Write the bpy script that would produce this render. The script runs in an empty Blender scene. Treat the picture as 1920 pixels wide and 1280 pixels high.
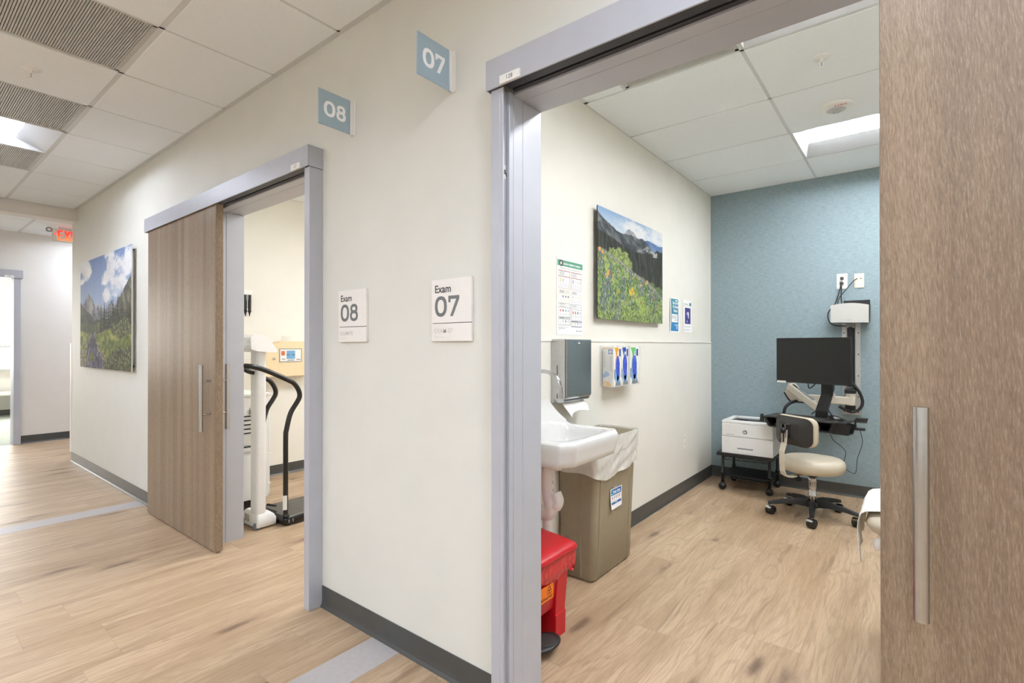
# Clinic corridor with two sliding-door exam rooms. Units: metres. Corridor wall runs along X at Y = 1.376.
import bpy, math, random
import numpy as np
from mathutils import Matrix, Vector

SC = bpy.context.scene
COL = SC.collection
R = math.radians
random.seed(7)


def lin(c):
    out = []
    for v in c[:3]:
        v = v / 255.0
        out.append(v / 12.92 if v <= .04045 else ((v + .055) / 1.055) ** 2.4)
    return out


# ------------------------------------------------------------------ node helpers
class E:
    """A node socket with arithmetic."""
    def __init__(s, g, sock):
        s.g, s.s = g, sock

    def __add__(a, b): return a.g.math('ADD', a, b)
    def __radd__(a, b): return a.g.math('ADD', b, a)
    def __sub__(a, b): return a.g.math('SUBTRACT', a, b)
    def __rsub__(a, b): return a.g.math('SUBTRACT', b, a)
    def __mul__(a, b): return a.g.math('MULTIPLY', a, b)
    def __rmul__(a, b): return a.g.math('MULTIPLY', b, a)
    def __truediv__(a, b): return a.g.math('DIVIDE', a, b)


class G:
    def __init__(s, name):
        s.m = bpy.data.materials.new(name)
        s.m.use_nodes = True
        s.t = s.m.node_tree
        s.b = s.t.nodes['Principled BSDF']

    def node(s, typ, **kw):
        n = s.t.nodes.new(typ)
        for k, v in kw.items():
            setattr(n, k, v)
        return n

    def put(s, sock, v):
        if isinstance(v, E):
            s.t.links.new(v.s, sock)
        elif v is not None:
            if hasattr(sock.default_value, '__len__') and not isinstance(v, (int, float)) and len(sock.default_value) == 4 and len(v) == 3:
                v = (*v, 1)
            sock.default_value = v

    def math(s, op, a, b=None, c=None):
        n = s.node('ShaderNodeMath', operation=op)
        for i, v in enumerate((a, b, c)):
            if v is not None:
                s.put(n.inputs[i], v)
        return E(s, n.outputs[0])

    def pos(s):
        n = s.node('ShaderNodeNewGeometry')
        x = s.node('ShaderNodeSeparateXYZ')
        s.t.links.new(n.outputs['Position'], x.inputs[0])
        return [E(s, x.outputs[i]) for i in range(3)]

    def comb(s, x, y, z):
        n = s.node('ShaderNodeCombineXYZ')
        for i, v in enumerate((x, y, z)):
            s.put(n.inputs[i], v)
        return E(s, n.outputs[0])

    def noise(s, vec, scale=1, detail=2, rough=.5, dist=0):
        n = s.node('ShaderNodeTexNoise')
        s.put(n.inputs['Vector'], vec)
        n.inputs['Scale'].default_value = scale
        n.inputs['Detail'].default_value = detail
        n.inputs['Roughness'].default_value = rough
        n.inputs['Distortion'].default_value = dist
        return E(s, n.outputs[0])

    def voro(s, vec, scale=1):
        n = s.node('ShaderNodeTexVoronoi')
        s.put(n.inputs['Vector'], vec)
        n.inputs['Scale'].default_value = scale
        return E(s, n.outputs['Distance']), E(s, n.outputs['Color'])

    def white(s, vec):
        n = s.node('ShaderNodeTexWhiteNoise', noise_dimensions='3D')
        s.put(n.inputs['Vector'], vec)
        return E(s, n.outputs['Value'])

    def ss(s, v, a, b, lo=0.0, hi=1.0):
        n = s.node('ShaderNodeMapRange', interpolation_type='SMOOTHSTEP')
        s.put(n.inputs[0], v)
        n.inputs[1].default_value = a
        n.inputs[2].default_value = b
        n.inputs[3].default_value = lo
        n.inputs[4].default_value = hi
        return E(s, n.outputs[0])

    def mix(s, f, a, b, mode='MIX'):
        n = s.node('ShaderNodeMix', data_type='RGBA', blend_type=mode)
        s.put(n.inputs[0], f)
        s.put(n.inputs[6], a)
        s.put(n.inputs[7], b)
        return E(s, n.outputs[2])

    def bump(s, h, strength=.2, dist=.002):
        n = s.node('ShaderNodeBump')
        s.put(n.inputs['Height'], h)
        n.inputs['Strength'].default_value = strength
        n.inputs['Distance'].default_value = dist
        s.t.links.new(n.outputs[0], s.b.inputs['Normal'])

    def set(s, **kw):
        for k, v in kw.items():
            s.put(s.b.inputs[k.replace('_', ' ')], v)
        return s.m


def pm(name, rgb, rough=.5, metal=0.0, var=.03, spec=.5, scale=30, bump=0.0, **kw):
    """Principled material whose colour wanders by VAR over a fine noise."""
    g = G(name)
    c = lin(rgb)
    x, y, z = g.pos()
    n = g.noise(g.comb(x, y, z), scale, 3)
    f = g.ss(n, .3, .7)
    g.set(Base_Color=g.mix(f, [v * (1 - var) for v in c], [min(1, v * (1 + var)) for v in c]), Roughness=rough, Metallic=metal, Specular_IOR_Level=spec)
    if bump:
        g.bump(g.noise(g.comb(x, y, z), scale * 8, 2), bump, .001)
    for k, v in kw.items():
        g.put(g.b.inputs[k.replace('_', ' ')], v)
    return g.m


def emis(name, rgb, strength, rgb2=None, z0=0, z1=1):
    g = G(name)
    c = lin(rgb)
    x, y, z = g.pos()
    if rgb2:
        e = g.mix(g.ss(z, z0, z1), lin(rgb2), c)
    else:
        n = g.noise(g.comb(x, y, z), 3, 1)
        e = g.mix(g.ss(n, .2, .8), [v * .98 for v in c], c)
    g.set(Base_Color=c, Emission_Color=e, Emission_Strength=strength, Roughness=.5)
    return g.m


# ------------------------------------------------------------------ mesh builder
def frame(right, up, normal, origin):
    m = Matrix.Identity(4)
    for i, c in enumerate((right, up, normal, origin)):
        for j in range(3):
            m[j][i] = c[j]
    return m


def facing_my(x, y, z):   # a wall whose visible face looks towards -Y
    return frame((1, 0, 0), (0, 0, 1), (0, -1, 0), (x, y, z))


def facing_px(x, y, z):   # a wall whose visible face looks towards +X
    return frame((0, 1, 0), (0, 0, 1), (1, 0, 0), (x, y, z))


class MB:
    def __init__(s, M=None):
        s.v, s.f, s.m, s.sm = [], [], [], []
        s.M = M or Matrix.Identity(4)
        s.mi = 0

    def add(s, vs, fs, smooth=False, mats=None):
        b = len(s.v)
        s.v += [tuple(s.M @ Vector(p)) for p in vs]
        for i, f in enumerate(fs):
            s.f.append(tuple(b + k for k in f))
            s.m.append(s.mi if mats is None else mats[i])
            s.sm.append(smooth)
        return s

    def mat(s, i):
        s.mi = i
        return s

    def at(s, M):
        s.M = M
        return s

    def box(s, x0, x1, y0, y1, z0, z1):
        x0, x1 = min(x0, x1), max(x0, x1)
        y0, y1 = min(y0, y1), max(y0, y1)
        z0, z1 = min(z0, z1), max(z0, z1)
        v = [(x0, y0, z0), (x1, y0, z0), (x1, y1, z0), (x0, y1, z0), (x0, y0, z1), (x1, y0, z1), (x1, y1, z1), (x0, y1, z1)]
        return s.add(v, [(0, 3, 2, 1), (4, 5, 6, 7), (0, 1, 5, 4), (1, 2, 6, 5), (2, 3, 7, 6), (3, 0, 4, 7)])

    def quad(s, *p):
        return s.add(p, [tuple(range(len(p)))])

    def rect(s, u0, u1, v0, v1, w=0.0):
        return s.add([(u0, v0, w), (u1, v0, w), (u1, v1, w), (u0, v1, w)], [(0, 1, 2, 3)])

    def prism(s, poly, axis, a, b, smooth=False):
        """poly: 2-D points in the two axes left of AXIS in xyz order; extruded from a to b."""
        def P(p, t):
            if axis == 'x': return (t, p[0], p[1])
            if axis == 'y': return (p[0], t, p[1])
            return (p[0], p[1], t)
        n = len(poly)
        v = [P(p, a) for p in poly] + [P(p, b) for p in poly]
        s.add(v, [tuple(range(n))[::-1], tuple(range(n, 2 * n))])
        return s.add(v, [(i, (i + 1) % n, n + (i + 1) % n, n + i) for i in range(n)], smooth)

    def loft(s, rings, closed=True, caps=True, smooth=True):
        n = len(rings[0])
        v = [p for r in rings for p in r]
        f = []
        for k in range(len(rings) - 1):
            for i in range(n if closed else n - 1):
                j = (i + 1) % n
                f.append((k * n + i, k * n + j, (k + 1) * n + j, (k + 1) * n + i))
        s.add(v, f, smooth)
        if caps:
            s.add(rings[0], [tuple(range(n))[::-1]])
            s.add(rings[-1], [tuple(range(n))])
        return s

    def cyl(s, p0, p1, r0, r1=None, n=20, smooth=True):
        r1 = r0 if r1 is None else r1
        p0, p1 = Vector(p0), Vector(p1)
        d = (p1 - p0).normalized()
        a = d.orthogonal().normalized()
        b = d.cross(a)
        ring = lambda p, r: [tuple(p + (a * math.cos(2 * math.pi * i / n) + b * math.sin(2 * math.pi * i / n)) * r) for i in range(n)]
        return s.loft([ring(p0, r0), ring(p1, r1)], smooth=smooth)

    def lathe(s, c, prof, n=32, axis=(0, 0, 1)):
        """prof: (radius, height) pairs along AXIS from point c."""
        c, d = Vector(c), Vector(axis).normalized()
        a = d.orthogonal().normalized()
        b = d.cross(a)
        rings = [[tuple(c + d * h + (a * math.cos(2 * math.pi * i / n) + b * math.sin(2 * math.pi * i / n)) * max(r, 1e-5)) for i in range(n)] for r, h in prof]
        return s.loft(rings)

    def tube(s, pts, r, n=10, smooth_path=True, rr=None):
        pts = [Vector(p) for p in pts]
        if smooth_path and len(pts) > 2:
            out = []
            ext = [pts[0] * 2 - pts[1]] + pts + [pts[-1] * 2 - pts[-2]]
            for i in range(1, len(ext) - 2):
                p0, p1, p2, p3 = ext[i - 1:i + 3]
                for k in range(6):
                    t = k / 6
                    out.append(.5 * ((2 * p1) + (p2 - p0) * t + (2 * p0 - 5 * p1 + 4 * p2 - p3) * t * t + (3 * p1 - p0 - 3 * p2 + p3) * t ** 3))
            out.append(pts[-1])
            pts = out
        rings = []
        a = None
        for i, p in enumerate(pts):
            d = (pts[min(i + 1, len(pts) - 1)] - pts[max(i - 1, 0)]).normalized()
            if a is None:
                a = d.orthogonal().normalized()
            a = (a - d * a.dot(d)).normalized()
            b = d.cross(a)
            q = r if rr is None else rr(i / (len(pts) - 1))
            rings.append([tuple(p + (a * math.cos(2 * math.pi * k / n) + b * math.sin(2 * math.pi * k / n)) * q) for k in range(n)])
        return s.loft(rings)

    def bar(s, p0, p1, w, h, up=(0, 0, 1)):
        """A rectangular bar, w wide, h high, from p0 to p1."""
        p0, p1 = Vector(p0), Vector(p1)
        d = (p1 - p0).normalized()
        a = d.cross(Vector(up)).normalized()
        b = a.cross(d)
        ring = lambda p: [tuple(p + a * sx * w / 2 + b * sy * h / 2) for sx, sy in ((-1, -1), (1, -1), (1, 1), (-1, 1))]
        return s.loft([ring(p0), ring(p1)], smooth=False)

    def ribbon(s, pts, w, t, side):
        """A flat strip of width w (along SIDE) and thickness t along a path."""
        pts = [Vector(p) for p in pts]
        side = Vector(side).normalized()
        rings = []
        for i, p in enumerate(pts):
            d = (pts[min(i + 1, len(pts) - 1)] - pts[max(i - 1, 0)]).normalized()
            b = side.cross(d).normalized()
            rings.append([tuple(p + side * sx * w / 2 + b * sy * t / 2) for sx, sy in ((-1, -1), (1, -1), (1, 1), (-1, 1))])
        return s.loft(rings, smooth=False)

    def grid(s, fn, nu, nv, smooth=True):
        v = [fn(i / nu, j / nv) for j in range(nv + 1) for i in range(nu + 1)]
        f = [(j * (nu + 1) + i, j * (nu + 1) + i + 1, (j + 1) * (nu + 1) + i + 1, (j + 1) * (nu + 1) + i) for j in range(nv) for i in range(nu)]
        return s.add(v, f, smooth)

    def ell(s, c, rx, ry, rz, n=20, m=12):
        c = Vector(c)
        rings = []
        for k in range(m + 1):
            t = math.pi * k / m
            q = max(math.sin(t), 1e-3)
            rings.append([(c.x + rx * q * math.cos(2 * math.pi * i / n), c.y + ry * q * math.sin(2 * math.pi * i / n), c.z - rz * math.cos(t)) for i in range(n)])
        return s.loft(rings)

    def text(s, txt, u, v, size, w=.0004, align='LEFT', bold=0.0, sx=1.0, space=1.0):
        """Lettering in the current frame: baseline at (u, v), cap height about .7 size."""
        cu = bpy.data.curves.new('lettering', 'FONT')
        cu.body = txt
        cu.size = size
        cu.align_x = align
        cu.offset = bold
        cu.space_character = space
        cu.resolution_u = 4
        ob = bpy.data.objects.new('lettering', cu)
        me = bpy.data.meshes.new_from_object(ob)
        vs = [(u + p.co.x * sx, v + p.co.y, w) for p in me.vertices]
        fs = [tuple(p.vertices) for p in me.polygons]
        s.add(vs, fs)
        bpy.data.objects.remove(ob)
        bpy.data.curves.remove(cu)
        bpy.data.meshes.remove(me)
        return s


WORLD = {}


def build(name, mb, mats, parent=None, bevel=0.0, seg=2, subsurf=0, solid=0.0, angle=40):
    """One mesh object; vertices are given in world space and stored relative to the thing's base."""
    me = bpy.data.meshes.new(name)
    if parent is not None:
        o3 = WORLD[parent]
    else:
        a = np.array(mb.v)
        lo, hi = a.min(0), a.max(0)
        o3 = ((lo[0] + hi[0]) / 2, (lo[1] + hi[1]) / 2, lo[2])
    me.from_pydata([(p[0] - o3[0], p[1] - o3[1], p[2] - o3[2]) for p in mb.v], [], mb.f)
    for m in (mats if isinstance(mats, (list, tuple)) else [mats]):
        me.materials.append(M[m] if isinstance(m, str) else m)
    me.polygons.foreach_set('material_index', mb.m)
    me.polygons.foreach_set('use_smooth', mb.sm)
    me.update()
    o = bpy.data.objects.new(name, me)
    COL.objects.link(o)
    WORLD[o] = o3
    if parent is not None:
        o.parent = parent
    else:
        o.location = o3
    if bevel:
        b = o.modifiers.new('edge', 'BEVEL')
        b.width = bevel
        b.segments = seg
        b.limit_method = 'ANGLE'
        b.angle_limit = R(angle)
        b.harden_normals = False
    if subsurf:
        b = o.modifiers.new('smooth', 'SUBSURF')
        b.levels = b.render_levels = subsurf
    if solid:
        b = o.modifiers.new('thick', 'SOLIDIFY')
        b.thickness = solid
        b.offset = 0
    return o


def thing(name, label, cat, loc, group=None):
    o = bpy.data.objects.new(name, None)
    o.empty_display_size = .1
    COL.objects.link(o)
    o.location = loc
    WORLD[o] = tuple(loc)
    o['label'] = label
    o['category'] = cat
    if group:
        o['group'] = group
    return o


def tag(o, label, cat, group=None):
    o['label'] = label
    o['category'] = cat
    if group:
        o['group'] = group
    return o


def struct(name, mb, mats, bevel=0.0, seg=2):
    o = build(name, mb, mats, None, bevel, seg)
    o['kind'] = 'structure'
    return o


def bx(*a):
    return MB().box(*a)
# ------------------------------------------------------------------ materials
M = {}
M['wall'] = pm('wall_paint', (229, 226, 216), .6, var=.012, scale=6, bump=.05)
M['wall_corr'] = pm('wall_paint_corridor', (217, 216, 207), .6, var=.012, scale=6, bump=.05)
M['wall_hall'] = pm('wall_paint_hall', (221, 217, 210), .6, var=.012, scale=6)
M['wainscot'] = pm('wall_panel', (230, 227, 218), .5, var=.01, scale=5)
M['tile'] = pm('ceiling_tile', (231, 236, 238), .9, var=.02, scale=160, bump=.15)
M['tee'] = pm('ceiling_grid', (206, 209, 208), .6, var=.01)
M['base'] = pm('vinyl_base', (72, 73, 71), .32, var=.04, scale=12)
M['steel_frame'] = pm('frame_metal', (180, 182, 189), .42, metal=.15, var=.015, scale=10)
M['track_dark'] = pm('track_dark', (62, 62, 66), .5, metal=.3)
M['black_gap'] = pm('black_gap', (12, 12, 13), .7)
M['white_plastic'] = pm('white_plastic', (233, 232, 228), .38, var=.01)
M['cover_grey'] = pm('cover_grey', (188, 187, 182), .5, var=.01)
M['printer_white'] = pm('printer_white', (226, 227, 226), .45, var=.01)
M['sign_white'] = pm('sign_white', (232, 229, 222), .5, var=.01)
M['sign_blue'] = pm('sign_blue', (160, 182, 195), .45, var=.015)
M['sign_num'] = pm('sign_num', (248, 249, 252), .5, var=.005)
M['grey_ink'] = pm('grey_ink', (112, 116, 116), .6, var=.02)
M['dark_ink'] = pm('dark_ink', (74, 76, 76), .6, var=.02)
M['relief_shade'] = pm('relief_shade', (206, 204, 197), .4, var=.005)  # lettering is plate-coloured; the greyer tone stands in for relief shading
M['steel'] = pm('brushed_steel', (190, 190, 189), .2, metal=1, var=.03, scale=60)
M['chrome'] = pm('chrome', (196, 196, 197), .1, metal=1, var=.01)
M['black'] = pm('black_plastic', (22, 22, 23), .45, var=.06)
M['black_gloss'] = pm('black_gloss', (14, 13, 12), .18, var=.05)
M['rail_black'] = pm('rail_black', (26, 24, 20), .28, var=.05)
M['charcoal'] = pm('charcoal_plastic', (48, 47, 45), .5, var=.05)
M['screen'] = pm('screen_black', (15, 15, 15), .35, var=.03)
M['porcelain'] = pm('porcelain', (212, 211, 208), .12, var=.005)
M['pipe_white'] = pm('pipe_cover', (228, 227, 223), .45, var=.02)
M['bin_taupe'] = pm('bin_taupe', (151, 141, 118), .5, var=.025, bump=.05)
M['liner'] = pm('clear_liner', (226, 224, 216), .25, var=.02, Alpha=.8)
M['red'] = pm('red_plastic', (188, 18, 30), .35, var=.04)
M['red_liner'] = pm('red_liner', (226, 70, 72), .12, var=.05, Alpha=.85)
M['orange'] = pm('orange_label', (240, 122, 22), .5)
M['paper'] = pm('paper', (226, 225, 221), .75, var=.01)
M['cream'] = pm('cream_vinyl', (196, 186, 166), .42, var=.02)
M['cream_metal'] = pm('cream_metal', (206, 198, 182), .38, var=.02)
M['ivory'] = pm('ivory_plastic', (222, 214, 192), .45, var=.01)
M['beige_box'] = pm('beige_box', (228, 206, 166), .5, var=.015)
M['alu'] = pm('aluminium', (196, 196, 194), .4, metal=.5, var=.02)
M['lens'] = emis('light_lens', (246, 249, 255), 15.0)
M['lens_hall'] = emis('light_lens_hall', (229, 238, 255), 16.0)
M['lens_row'] = emis('light_lens_row', (229, 238, 255), 21.0)
M['reflector'] = pm('reflector_white', (186, 187, 188), .5, var=.005)
M['vent_metal'] = pm('vent_metal', (186, 185, 180), .5, metal=.2)
M['vent_box'] = pm('vent_box', (196, 194, 188), .8)
M['duct'] = pm('duct_dark', (58, 58, 58), .8)
M['exit_red'] = emis('exit_letters', (255, 40, 34), .5, (255, 120, 60), 2.58, 2.68)  # orange lower end paints LED overexposure into the red letters
M['exit_body'] = pm('exit_body', (222, 218, 210), .5)
M['fire_red'] = pm('fire_red', (196, 62, 44), .5)
M['blue_print'] = pm('blue_print', (32, 98, 178), .5)
M['teal_print'] = pm('teal_print', (58, 138, 158), .5)
M['navy_print'] = pm('navy_print', (30, 72, 160), .5)
M['green_print'] = pm('green_print', (104, 190, 110), .5)
M['yellow_print'] = pm('yellow_print', (232, 164, 24), .5)
M['grey_print'] = pm('grey_print', (128, 132, 134), .5)
M['glove'] = pm('glove_blue', (70, 92, 208), .5, var=.25, scale=140)
M['glove_pale'] = pm('glove_pale', (128, 164, 214), .6, var=.12, scale=140)
M['glove_deep'] = pm('glove_deep', (24, 60, 196), .45, var=.2, scale=90)
M['strip_grey'] = pm('strip_grey', (176, 170, 168), .45, var=.03, scale=40)
M['carpet'] = pm('carpet', (176, 180, 170), .95, var=.12, scale=60, bump=.4)
M['shade_white'] = emis('window_shade', (255, 253, 248), 2.6)
M['knob_blue'] = pm('caster_blue', (104, 120, 140), .4)
M['lcd_blue'] = pm('lcd_blue', (108, 160, 200), .4)
M['biohaz'] = pm('biohaz_orange', (206, 112, 60), .5)
M['gold'] = pm('gold_tip', (150, 120, 50), .3, metal=.8)
M['brown_dark'] = pm('dark_gap_brown', (40, 34, 26), .6)

g = G('acrylic')
x, y, z = g.pos()
g.set(Base_Color=lin((238, 240, 238)), Roughness=g.ss(g.noise(g.comb(x, y, z), 20), .3, .7, .04, .07), Transmission_Weight=.0, Alpha=.16, Specular_IOR_Level=.6)
M['acrylic'] = g.m

# printed art: colour attribute holds the picture
g = G('art_print')
n = g.node('ShaderNodeAttribute', attribute_name='print')
x, y, z = g.pos()
f = g.noise(g.comb(x, y, z), 500, 1)
c = g.mix(g.ss(f, .3, .7, 0, .08), E(g, n.outputs['Color']), [.5, .5, .5])
g.set(Base_Color=c, Roughness=.7, Specular_IOR_Level=.15)
M['art'] = g.m

# oak-look vinyl planks running along Y
g = G('oak_planks')
x, y, z = g.pos()
W, L = .182, 1.24
cx_ = (x + 20.03) / W
ci = g.math('FLOOR', cx_)
fx = cx_ - ci
off = g.white(g.comb(ci, 3.7, 1.1))
cy_ = (y + 20) / L + off
ri = g.math('FLOOR', cy_)
fy = cy_ - ri
r1 = g.white(g.comb(ci, ri, .5))
r2 = g.white(g.comb(ci, ri, 7.5))
wob = g.noise(g.comb(x * 3, y * 1.2, r1 * 40), 1, 2)
broad = g.noise(g.comb(x * 9 + wob * 1.4, y * .75, r1 * 57), 1, 4, .6)
fine = g.noise(g.comb(x * 150, y * 5.5, r1 * 31), 1, 4, .7)
pores = g.noise(g.comb(x * 420, y * 16, r2 * 13), 1, 2)
rings = g.math('SINE', g.noise(g.comb(x * 7 + wob, y * .9, r2 * 57), 1, 2, .4) * 95)
kd, kc = g.voro(g.comb(x * 5.4 + r2 * 9, y * 1.35 + r1 * 5, r1 * 3), 1)
kn = g.noise(g.comb(x * 30, y * 12, r2 * 9), 1, 3)
knot = g.ss(kd + (kn - .5) * .16, .03, .17, 1, 0)
halo = g.ss(kd + (kn - .5) * .2, .1, .42, 1, 0)
light, mid, dark = lin((200, 175, 145)), lin((172, 146, 116)), lin((118, 94, 71))
c = g.mix(g.ss(broad, .34, .66), mid, light)
c = g.mix(r1 * .32, c, lin((166, 139, 108)))
c = g.mix(g.ss(g.noise(g.comb(x * 22 + wob * 2, y * 1.1, r2 * 41), 1, 3, .6), .56, .76) * .75, c, lin((138, 112, 88)))
c = g.mix(g.ss(rings, .2, 1) * .24 * g.ss(broad, .35, .6), c, dark)
c = g.mix(g.ss(fine, .42, .7) * .42, c, lin((140, 113, 88)))
c = g.mix(g.ss(pores, .55, .75) * .16, c, lin((236, 220, 198)))
c = g.mix(halo * .38, c, lin((150, 122, 98)))
c = g.mix(knot * .8, c, lin((92, 71, 55)))
edge = g.math('MAXIMUM', g.ss(g.math('ABSOLUTE', fx - .5), .491, .499), g.ss(g.math('ABSOLUTE', fy - .5), .4985, .4998))
c = g.mix(edge * .3, c, dark)
g.set(Base_Color=c, Roughness=g.ss(fine, .2, .8, .33, .46), Specular_IOR_Level=.45)
g.bump(fine + edge * -1.5, .12, .0006)
M['planks'] = g.m

# door veneer: vertical bands with short flecks
g = G('door_veneer')
x, y, z = g.pos()
u = x + y * .7
bands = g.noise(g.comb(u * 11, z * .16, 3.1), 1, 3, .55)
slow = g.noise(g.comb(u * 2.4, z * .35, 8.1), 1, 2)
fine = g.noise(g.comb(u * 130, z * 2.2, 1.7), 1, 3, .6)
wob = g.noise(g.comb(u * 8, z * 4, 0), 1, 2)
fleck = g.noise(g.comb(u * 520 + z * 30 + wob * 12, z * 50, 5.5), 1, 2, .6)
c = g.mix(g.ss(bands, .3, .7), lin((120, 101, 81)), lin((155, 135, 110)))
c = g.mix(g.ss(slow, .35, .7) * .4, c, lin((146, 124, 101)))
c = g.mix(g.ss(fine, .4, .7) * .25, c, lin((116, 99, 83)))
c = g.mix(g.ss(fleck, .5, .66) * .48, c, lin((104, 86, 70)))
c = g.mix(g.ss(fleck, .47, .33) * .22, c, lin((194, 177, 156)))
g.set(Base_Color=c, Roughness=.42, Specular_IOR_Level=.4)
g.bump(fleck, .1, .0006)
M['veneer'] = g.m

# linen-look accent wallcovering
g = G('linen_blue')
x, y, z = g.pos()
h = g.noise(g.comb(x * 22, y * 22, z * 330), 1, 3, .6)
v = g.noise(g.comb(x * 300, y * 300, z * 18), 1, 3, .6)
f = g.ss(h * .65 + v * .35, .38, .62)
g.set(Base_Color=g.mix(f, lin((126, 145, 152)), lin((148, 165, 170))), Roughness=.65)
g.bump(h + v, .12, .0006)
M['linen'] = g.m
# ------------------------------------------------------------------ shell
YW, YB, CH = 1.376, 1.535, 2.743      # corridor wall face, its back face, ceiling height
XS, YF = -1.571, 5.14                 # exam room 07: side wall face, accent wall face
OPEN8 = (-3.49, -2.30)
OPEN7 = (-1.080, .14)
HD = 2.135                            # door head height

struct('floor', bx(-9.10, 4.6, -3.35, 6.2, -.06, 0), 'planks')
struct('floor.001', bx(-13.6, -9.10, -3.2, 4.2, -.06, .001), 'carpet')

w = MB()
zt = 2.9
w.box(-7.285, OPEN8[0] - .02, YW, YB, 0, zt)
w.box(OPEN8[0] - .02, OPEN8[1] + .02, YW, YB, HD + .02, zt)
w.box(OPEN8[1] + .02, OPEN7[0] - .02, YW, YB, 0, zt)
w.box(OPEN7[0] - .02, OPEN7[1] + .02, YW, YB, HD + .02, zt)
w.box(OPEN7[1] + .02, 4.6, YW, YB, 0, zt)
struct('wall_corridor', w, 'wall_corr')
struct('wall_left', bx(-1.70, XS, YB, 5.30, 0, zt), 'wall')
struct('wall_back', bx(XS, 1.72, YF, 5.30, 0, zt), 'linen')
struct('wall_right', bx(1.60, 1.75, YB, YF, 0, zt), 'wall')
struct('wall_back.001', bx(-5.05, -1.70, 4.90, 5.05, 0, zt), 'wall')
struct('wall_left.001', bx(-5.05, -4.92, YB, 4.90, 0, zt), 'wall')
YO = -3.20
struct('wall_opposite', bx(-9.24, 4.6, YO - .15, YO, 0, zt), 'wall')
struct('wall_end', bx(4.6, 4.75, YO - .15, 1.55, 0, zt), 'wall')
XF = -9.09
DF = (.10, 1.128)
w = MB()
w.box(-9.24, XF, DF[1] + .02, 6.2, 0, zt)
w.box(-9.24, XF, YO, DF[0] - .02, 0, zt)
w.box(-9.24, XF, DF[0] - .02, DF[1] + .02, HD + .02, zt)
struct('wall_hall', w, 'wall_hall')
struct('wall_hall.001', bx(-9.24, -4.9, 6.2, 6.3, 0, zt), 'wall_hall')
struct('wall_hall.002', bx(-7.285, -7.14, YB, 6.2, 0, zt), 'wall_hall')
# wall guard on the end of the corridor wall
struct('trim_1', bx(-7.36, -7.286, YW - .004, YB, .1, 1.30), 'wainscot', .002)
# bright office beyond the hall door
w = MB()
w.box(-13.2, -13.05, -3.2, 4.2, 0, .85)
w.box(-13.2, -13.05, -3.2, 4.2, 2.35, zt)
for a, b in ((-3.2, -2.2), (-.62, -.5), (1.12, 1.24), (2.86, 4.2)):
    w.box(-13.2, -13.05, a, b, .85, 2.35)
struct('wall_office', w, 'wall_hall')
struct('wall_office.001', bx(-13.2, -9.24, 4.2, 4.3, 0, zt), 'wall_hall')
struct('wall_office.002', bx(-13.2, -9.24, -3.3, -3.2, 0, zt), 'wall_hall')
for i, (a, b) in enumerate(((-2.2, -.62), (-.5, 1.12), (1.24, 2.86))):
    o = struct(f'window_{i + 1}', bx(-13.12, -13.10, a, b, .85, 2.35), 'shade_white')
    f = MB()
    f.box(-13.05, -13.01, a - .05, b + .05, 1.235, 1.275)
    f.box(-13.05, -12.93, a - .06, b + .06, .82, .85)
    p = build('window_frame', f, 'alu', o)
m = MB()
for a in ((-13.2, -11.8, -3.2, 4.2), (-10.6, -9.24, -3.2, 4.2), (-11.8, -10.6, -3.2, .3), (-11.8, -10.6, .9, 4.2)):
    m.box(*a, CH, CH + .05)
struct('ceiling.002', m, 'tile')
struct('baseboard_office', bx(-13.05, -13.03, -3.2, 4.2, 0, .1), 'base')

# wainscot panel with its thin top line in room 07
struct('trim_2', bx(XS, XS + .004, YB, YF, .1, 1.304), 'wainscot', .0012)
struct('trim_3', bx(XS + .001, XS + .010, YB, YF, 1.298, 1.306), 'sign_white')

# dark vinyl base with a toe
def cove(p0, p1, nx, ny, name):
    prof = [(0, 0), (.014, 0), (.013, .004), (.006, .014), (.004, .03), (.004, .1016), (0, .1016)]
    rings = []
    for p in (p0, p1):
        rings.append([(p[0] + nx * a, p[1] + ny * a, b) for a, b in prof])
    o = struct(name, MB().loft(rings, smooth=False), 'base')
    return o
cove((-7.285, YW), (OPEN8[0] - .06, YW), 0, -1, 'baseboard_corridor')
cove((-2.272, YW), (-1.125, YW), 0, -1, 'baseboard_corridor.001')
cove((.2, YW), (4.6, YW), 0, -1, 'baseboard_corridor.002')
cove((XS + .004, YB), (XS + .004, YF), 1, 0, 'baseboard_left')
cove((XS, YF), (1.6, YF), 0, -1, 'baseboard_back')
cove((-4.92, YB), (-4.92, 4.90), 1, 0, 'baseboard_left.001')
cove((-5.0, 4.90), (-1.7, 4.90), 0, -1, 'baseboard_back.001')
cove((XF, 1.21), (XF, 6.2), 1, 0, 'baseboard_hall')
cove((-9.09, YO), (4.6, YO), 0, 1, 'baseboard_opposite')
cove((-7.285, YB), (-7.285, YW), -1, 0, 'baseboard_hall.001')

# grey inlay strips across the corridor floor
for i, (a, b) in enumerate(((-1.857, -1.675), (-4.997, -4.815))):
    struct('floor_strip' if i == 0 else 'floor_strip.001', bx(a, b, YO, 1.362, 0, .0008), 'strip_grey')

# ------------------------------------------------------------------ lay-in ceilings
TM, TX = .024, .014       # main runner and cross tee widths
def tiles(name, xs, ys, skip, gx=TX, gy=TM):
    """Tiles between grid lines; xs, ys are line positions, skip holds the (i, j) cells left to fixtures."""
    m = MB()
    for i in range(len(xs) - 1):
        for j in range(len(ys) - 1):
            if (i, j) in skip:
                continue
            x0, x1, y0, y1 = xs[i] + gx / 2, xs[i + 1] - gx / 2, ys[j] + gy / 2, ys[j + 1] - gy / 2
            if x1 - x0 < .02 or y1 - y0 < .02:
                continue
            m.box(x0, x1, y0, y1, CH - .003, CH + .012)
    return struct(name, m, 'tile', .002, 1)

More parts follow.
